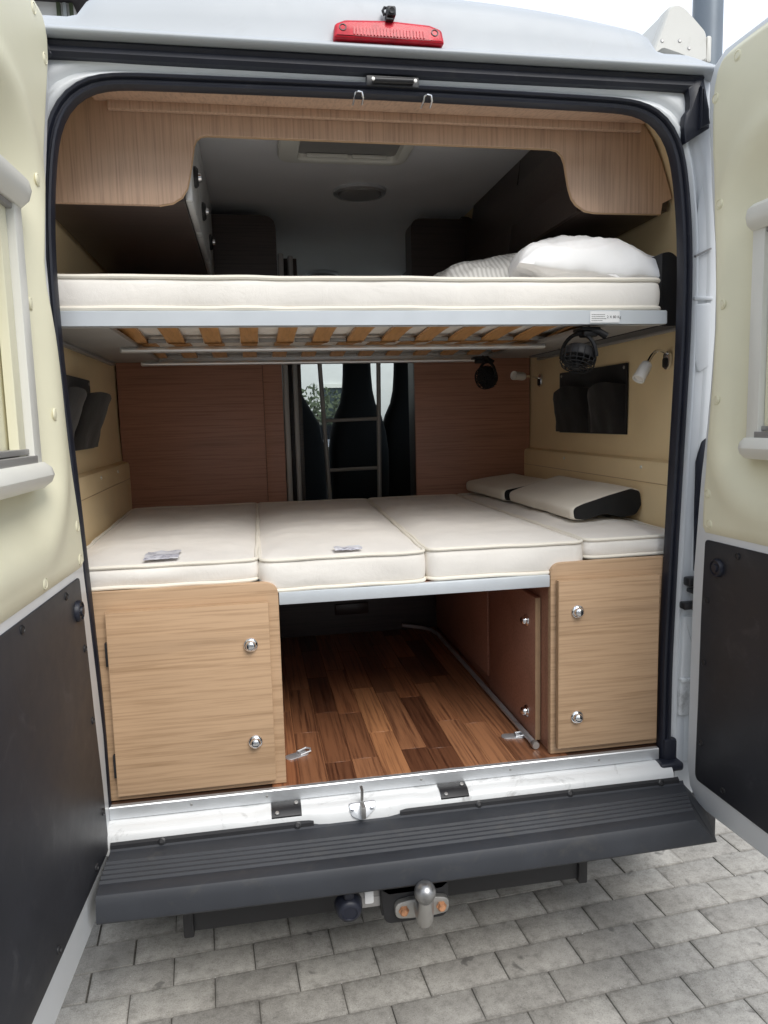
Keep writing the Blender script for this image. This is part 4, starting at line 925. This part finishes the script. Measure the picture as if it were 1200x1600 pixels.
# floor tube and lashing rings
ft_ = MB(); ft_.tube([(.402, .085, .563), (.402, .6, .563), (.400, 1.20, .563), (.385, 1.27, .566), (.34, 1.31, .57), (.27, 1.345, .575)], .0085, 10)
tb_ = thing('floor_tube', (.40, .7, .5515), 'thin white metal tube lying along the right edge of the floor', 'tube'); build('tube', ft_, 'alu', tb_)
ft_ = MB(); ft_.lathe([(.010, 0), (.012, .004), (.012, .016), (.008, .02), (0, .02)], (.402, .066, .563), (0, 1, 0), 14); build('end_cap', ft_, 'steel', tb_)
for (x, y, rz, txt) in ((-.268, .185, R(25), 'lashing ring plate on the floor beside the left cupboard'), (.372, .165, R(-8), 'lashing ring plate on the floor beside the white tube')):
    t = thing('lashing_ring', (x, y, .5515), txt, 'lashing ring', 'lashing rings on the floor')
    ca, sa = math.cos(rz), math.sin(rz); rot = lambda a, b, w_, x=x, y=y, ca=ca, sa=sa: (x+a*ca-b*sa, y+a*sa+b*ca, w_)
    b = MB(); b.prism(rrect(-.038, .032, -.016, .016, .013), rot, .5517, .5545, b=.001); build('plate', b, 'alu', t)
    b = MB(); b.tube([rot(a, c, h) for a, c, h in ((.004, -.012, .557), (.034, -.013, .560), (.040, .0, .561), (.034, .013, .560), (.004, .012, .557))], .003, 8, closed=True); build('ring', b, 'alu', t)
# cab seats
def seat(label, x, y, wide):
    t = thing('cab_seat', (x, y, .5515), label, 'seat', 'cab seats')
    prof = [(1.0, .21, .10), (1.15, .215, .11), (1.30, .212, .11), (1.42, .195, .105), (1.52, .165, .09), (1.60, .125, .075), (1.68, .106, .07), (1.78, .098, .065), (1.88, .094, .06), (1.93, .075, .05), (1.95, .045, .03)]
    rings = []
    for z, hx, hy in prof:
        rings.append([(x+hx*wide*math.copysign(abs(math.cos(a))**.6, math.cos(a)), y-.12*(z-1.0)*.5+hy*math.copysign(abs(math.sin(a))**.6, math.sin(a)), z) for a in [2*math.pi*k/20 for k in range(20)]])
    build('backrest', MB().loft(rings), 'seat_fabric', t, ang=60)
    b = MB(); b.box(x-.22*wide, x+.22*wide, y-.05, y+.48, .90, 1.04, .05, 3); build('seat_pad', b, 'seat_fabric', t)
    b = MB(); b.box(x-.18, x+.18, y-.02, y+.40, .552, .90, .02); build('seat_base', b, 'black_plastic', t)
    b = MB(); b.tube([(x+.25*wide, y-.02, 1.22), (x+.255*wide, y+.25, 1.22)], .028, 10); build('armrest', b, 'seat_fabric', t)
seat('black cab seat seen behind the ladder rungs', .315, 2.95, .92)
seat('black cab seat half hidden behind the right partition', 0.655, 3.0, .92)
b = thing('cab_seat', (-.25, 2.9, .5515), 'black cab seat half hidden behind the left door post', 'seat', 'cab seats')
rings = [[(-.165+hx*math.copysign(abs(math.cos(a))**.6, math.cos(a)), 2.85+.09*math.sin(a), z) for a in [2*math.pi*k/16 for k in range(16)]] for z, hx in ((.6, .25), (1.1, .26), (1.35, .25), (1.48, .225), (1.58, .17), (1.66, .125), (1.8, .115), (1.9, .105), (1.95, .07))]
build('backrest', MB().loft(rings), 'seat_fabric', b, ang=60)

# ================================================================== OUTSIDE
aw = thing('roof_awning', (.92, 1.8, 2.40), 'off-white rolled awning case mounted along the right roof edge', 'awning')
ap = rpoly([(.800, 2.470), (.872, 2.622), (.888, 2.632), (.908, 2.628), (.978, 2.555), (.984, 2.49), (.972, 2.484), (.90, 2.512), (.83, 2.535)], [.004, .03, .03, .03, .02, .008, .004, .03, .01], 4)
ap = rpoly([(.815, 2.505), (.868, 2.640), (.895, 2.648), (.920, 2.636), (.985, 2.577), (.990, 2.500), (.965, 2.492), (.90, 2.512), (.845, 2.525)], [.02, .05, .03, .05, .03, .012, .01, .05, .02], 7)
b_ = MB(); b_.loft([[(x, y, z) for x, z in ap] for y in (.285, .6, 2.0, 3.1)]); build('case', b_, 'awning', aw, ang=30)
b_ = MB(); cx, cz = .91, 2.57; b_.loft([[(cx+(x-cx)*s, y, cz+(z-cz)*s) for x, z in ap] for y, s in ((.286, 1.025), (.264, 1.035), (.262, 1.005), (.260, 1.03), (.246, 1.02), (.240, .985), (.236, .93))]); cap_ = build('end_cap', b_, 'awning', aw, ang=30)
b_ = MB(); b_.prism(rrect(.9915, 1.006, 2.50, 2.572, .006), XZ, .30, .244, b=.003); build('lead_bar', b_, 'awning', aw)
b_ = MB(); b_.box(.80, .90, .30, 3.0, 2.41, 2.505, .01); b_.tube([(.82, .27, 2.43), (.87, .27, 2.51)], .008, 8); b_.tube([(.85, .26, 2.43), (.90, .26, 2.50)], .008, 8); build('mounting_rail', b_, 'grey_metal', aw)
for x, z in ((.846, 2.545), (.90, 2.548), (.93, 2.53)):
    s_ = MB(); s_.lathe([(.006, 0), (.004, .002), (0, .002)], (x, .2358, z), (0, -1, 0), 10); build('screw', s_, 'steel', cap_)
lp = thing('lamp_post', (2.755, 3.0, 0), 'dark grey street lamp post rising behind the awning', 'lamp post')
b_ = MB(); b_.tube([(2.755, 3, -.02), (2.755, 3, 2), (2.757, 3, 4.2), (2.757, 3, 8.4)], [.115, .105, .096, .075], 24); build('pole', b_, 'post', lp)
b_ = MB(); b_.tube([(2.757, 3, 8.3), (2.757, 2.6, 8.75), (2.757, 1.9, 8.85)], [.05, .045, .04], 12); build('arm', b_, 'post', lp); b_ = MB(); b_.box(2.62, 2.89, 1.3, 1.95, 8.76, 8.88, .04, 3); build('lamp_head', b_, 'post', lp)
# house ahead of the van, seen through the windscreen, and its taller wing at left
def house(label, x0, x1, y0, y1, h, wall, cols, rows, roof, z_first=.9):
    t = thing('house', ((x0+x1)/2, y0, 0), label, 'house')
    b = MB(); b.box(x0, x1, y0, y1, -.02, h); build('wall', b, wall, t)
    b = MB(); b.box(x0-.35, x1+.35, y0-.45, y1+.35, h, h+.16, .02); b.prism([(x0-.3, h+.161), (x1+.3, h+.161), (x1-1.2, h+1.4), (x0+1.2, h+1.4)], XZ, y1, y0-.4); build('roof', b, roof, t)
    for i in range(cols):
        for j in range(rows):
            cx = x0+(x1-x0)*(i+.5)/cols; z = z_first+2.6*j
            fr_ = MB(); fr_.prism([(cx-.55, z), (cx+.55, z), (cx+.55, z+1.35), (cx-.55, z+1.35)], XZ, y0-.002, y0-.07, holes=[[(cx-.47, z+.08), (cx-.03, z+.08), (cx-.03, z+1.27), (cx-.47, z+1.27)], [(cx+.03, z+.08), (cx+.47, z+.08), (cx+.47, z+1.27), (cx+.03, z+1.27)]]); o = build('window', fr_, 'ivory', t)
            p_ = MB(); p_.box(cx-.5, cx+.5, y0-.03, y0-.02, z+.04, z+1.31); build('pane', p_, 'win_dark', o)
            s_ = MB(); s_.box(cx-.65, cx+.65, y0-.16, y0-.004, z-.08, z-.004, .01); build('sill', s_, 'wall_grey', o)
    return t
house('white rendered house ahead of the van, seen through the windscreen', -2.6, 7.4, 14, 20, 4.7, 'wall_white', 6, 2, 'roof_dark')
hl = house('taller house with dark eaves beyond the left roof corner', -9.5, -2.95, 12, 19, 8.42, 'wall_white', 4, 3, 'roof_dark')
for k in range(3):
    s_ = MB(); s_.box(-3.20+k*.10, -3.14+k*.10, 11.93, 11.99, 7.2, 8.40, .01); build('shutter', s_, 'leaf' if k % 2 == 0 else 'wall_grey', hl)
house('unseen long low house added behind the camera to shape the light', -15, 13, -18, -10, 3.9, 'wall_white', 9, 1, 'roof_dark')  # out of view; added to block low sky and bounce light
nb = thing('light_wall', (-6.2, -1, 0), 'unseen tall wall added at left to block and bounce light', 'wall')  # wall out of view, added to shade the left and return some light
b_ = MB(); b_.box(-6.5, -6.0, -9.5, 9, -.02, 4.2, .02); build('wall', b_, 'wall_white', nb); b_ = MB(); b_.box(-6.56, -5.94, -9.55, 9.05, 4.2, 4.3, .02); build('coping', b_, 'wall_grey', nb)
# hedge below the house
def shrub(label, x, y, h, rad, seed):
    rnd = random.Random(seed); t = thing('shrub', (x, y, 0), label, 'shrub')
    b = MB(); b.tube([(x, y, -.02), (x+.03, y, h*.4), (x-.02, y, h*.8)], [.05, .035, .015], 7)
    for k in range(5): a = rnd.uniform(0, 6.28); b.tube([(x, y, h*(.2+.1*k)), (x+math.cos(a)*rad*.6, y+math.sin(a)*rad*.6, h*(.4+.1*k))], [.02, .008], 5)
    build('stem', b, 'trunk', t)
    f_ = MB()
    for k in range(1500):
        d = Vector((rnd.gauss(0, 1), rnd.gauss(0, 1), rnd.gauss(0, 1))).normalized()*rnd.random()**.4; p = Vector((x+d.x*rad, y+d.y*rad, h*.55+d.z*h*.45))
        p += Vector((noise.noise(p*1.7), noise.noise(p*1.7+Vector((9, 0, 0))), 0))*.25
        n1 = Vector((rnd.gauss(0, 1), rnd.gauss(0, 1), rnd.gauss(0, 1))).normalized(); n2 = n1.orthogonal().normalized(); s = rnd.uniform(.04, .09)
        f_.bm.faces.new([f_.bm.verts.new(p+q) for q in (n1*s, n2*s*.5, -n1*s, -n2*s*.5)])
    build('crown', f_, 'leaf', t)
shrub('leafy shrub before the white house, seen through the windscreen', .9, 12.6, 2.2, .8, 1)

gr = MB(); rg = random.Random(5)
for k in range(420):
    row = rg.randrange(-6, 14); p = Vector((-.081, .034, 0))+e2*(.110*(row+.5)+rg.gauss(0, .006 if k % 3 else .05))+e1*rg.uniform(-.8, 1.8); r_ = rg.uniform(.0008, .0026)
    vs_ = [gr.bm.verts.new(p+Vector((rg.uniform(-1, 1), rg.uniform(-1, 1), rg.uniform(-.3, 1)))*r_+Vector((0, 0, .0005))) for q in range(4)]
    for t_ in ((0, 1, 2), (0, 1, 3), (0, 2, 3), (1, 2, 3)): gr.bm.faces.new([vs_[q] for q in t_])
build('grit', gr, 'wall_white', pav, kind='stuff')
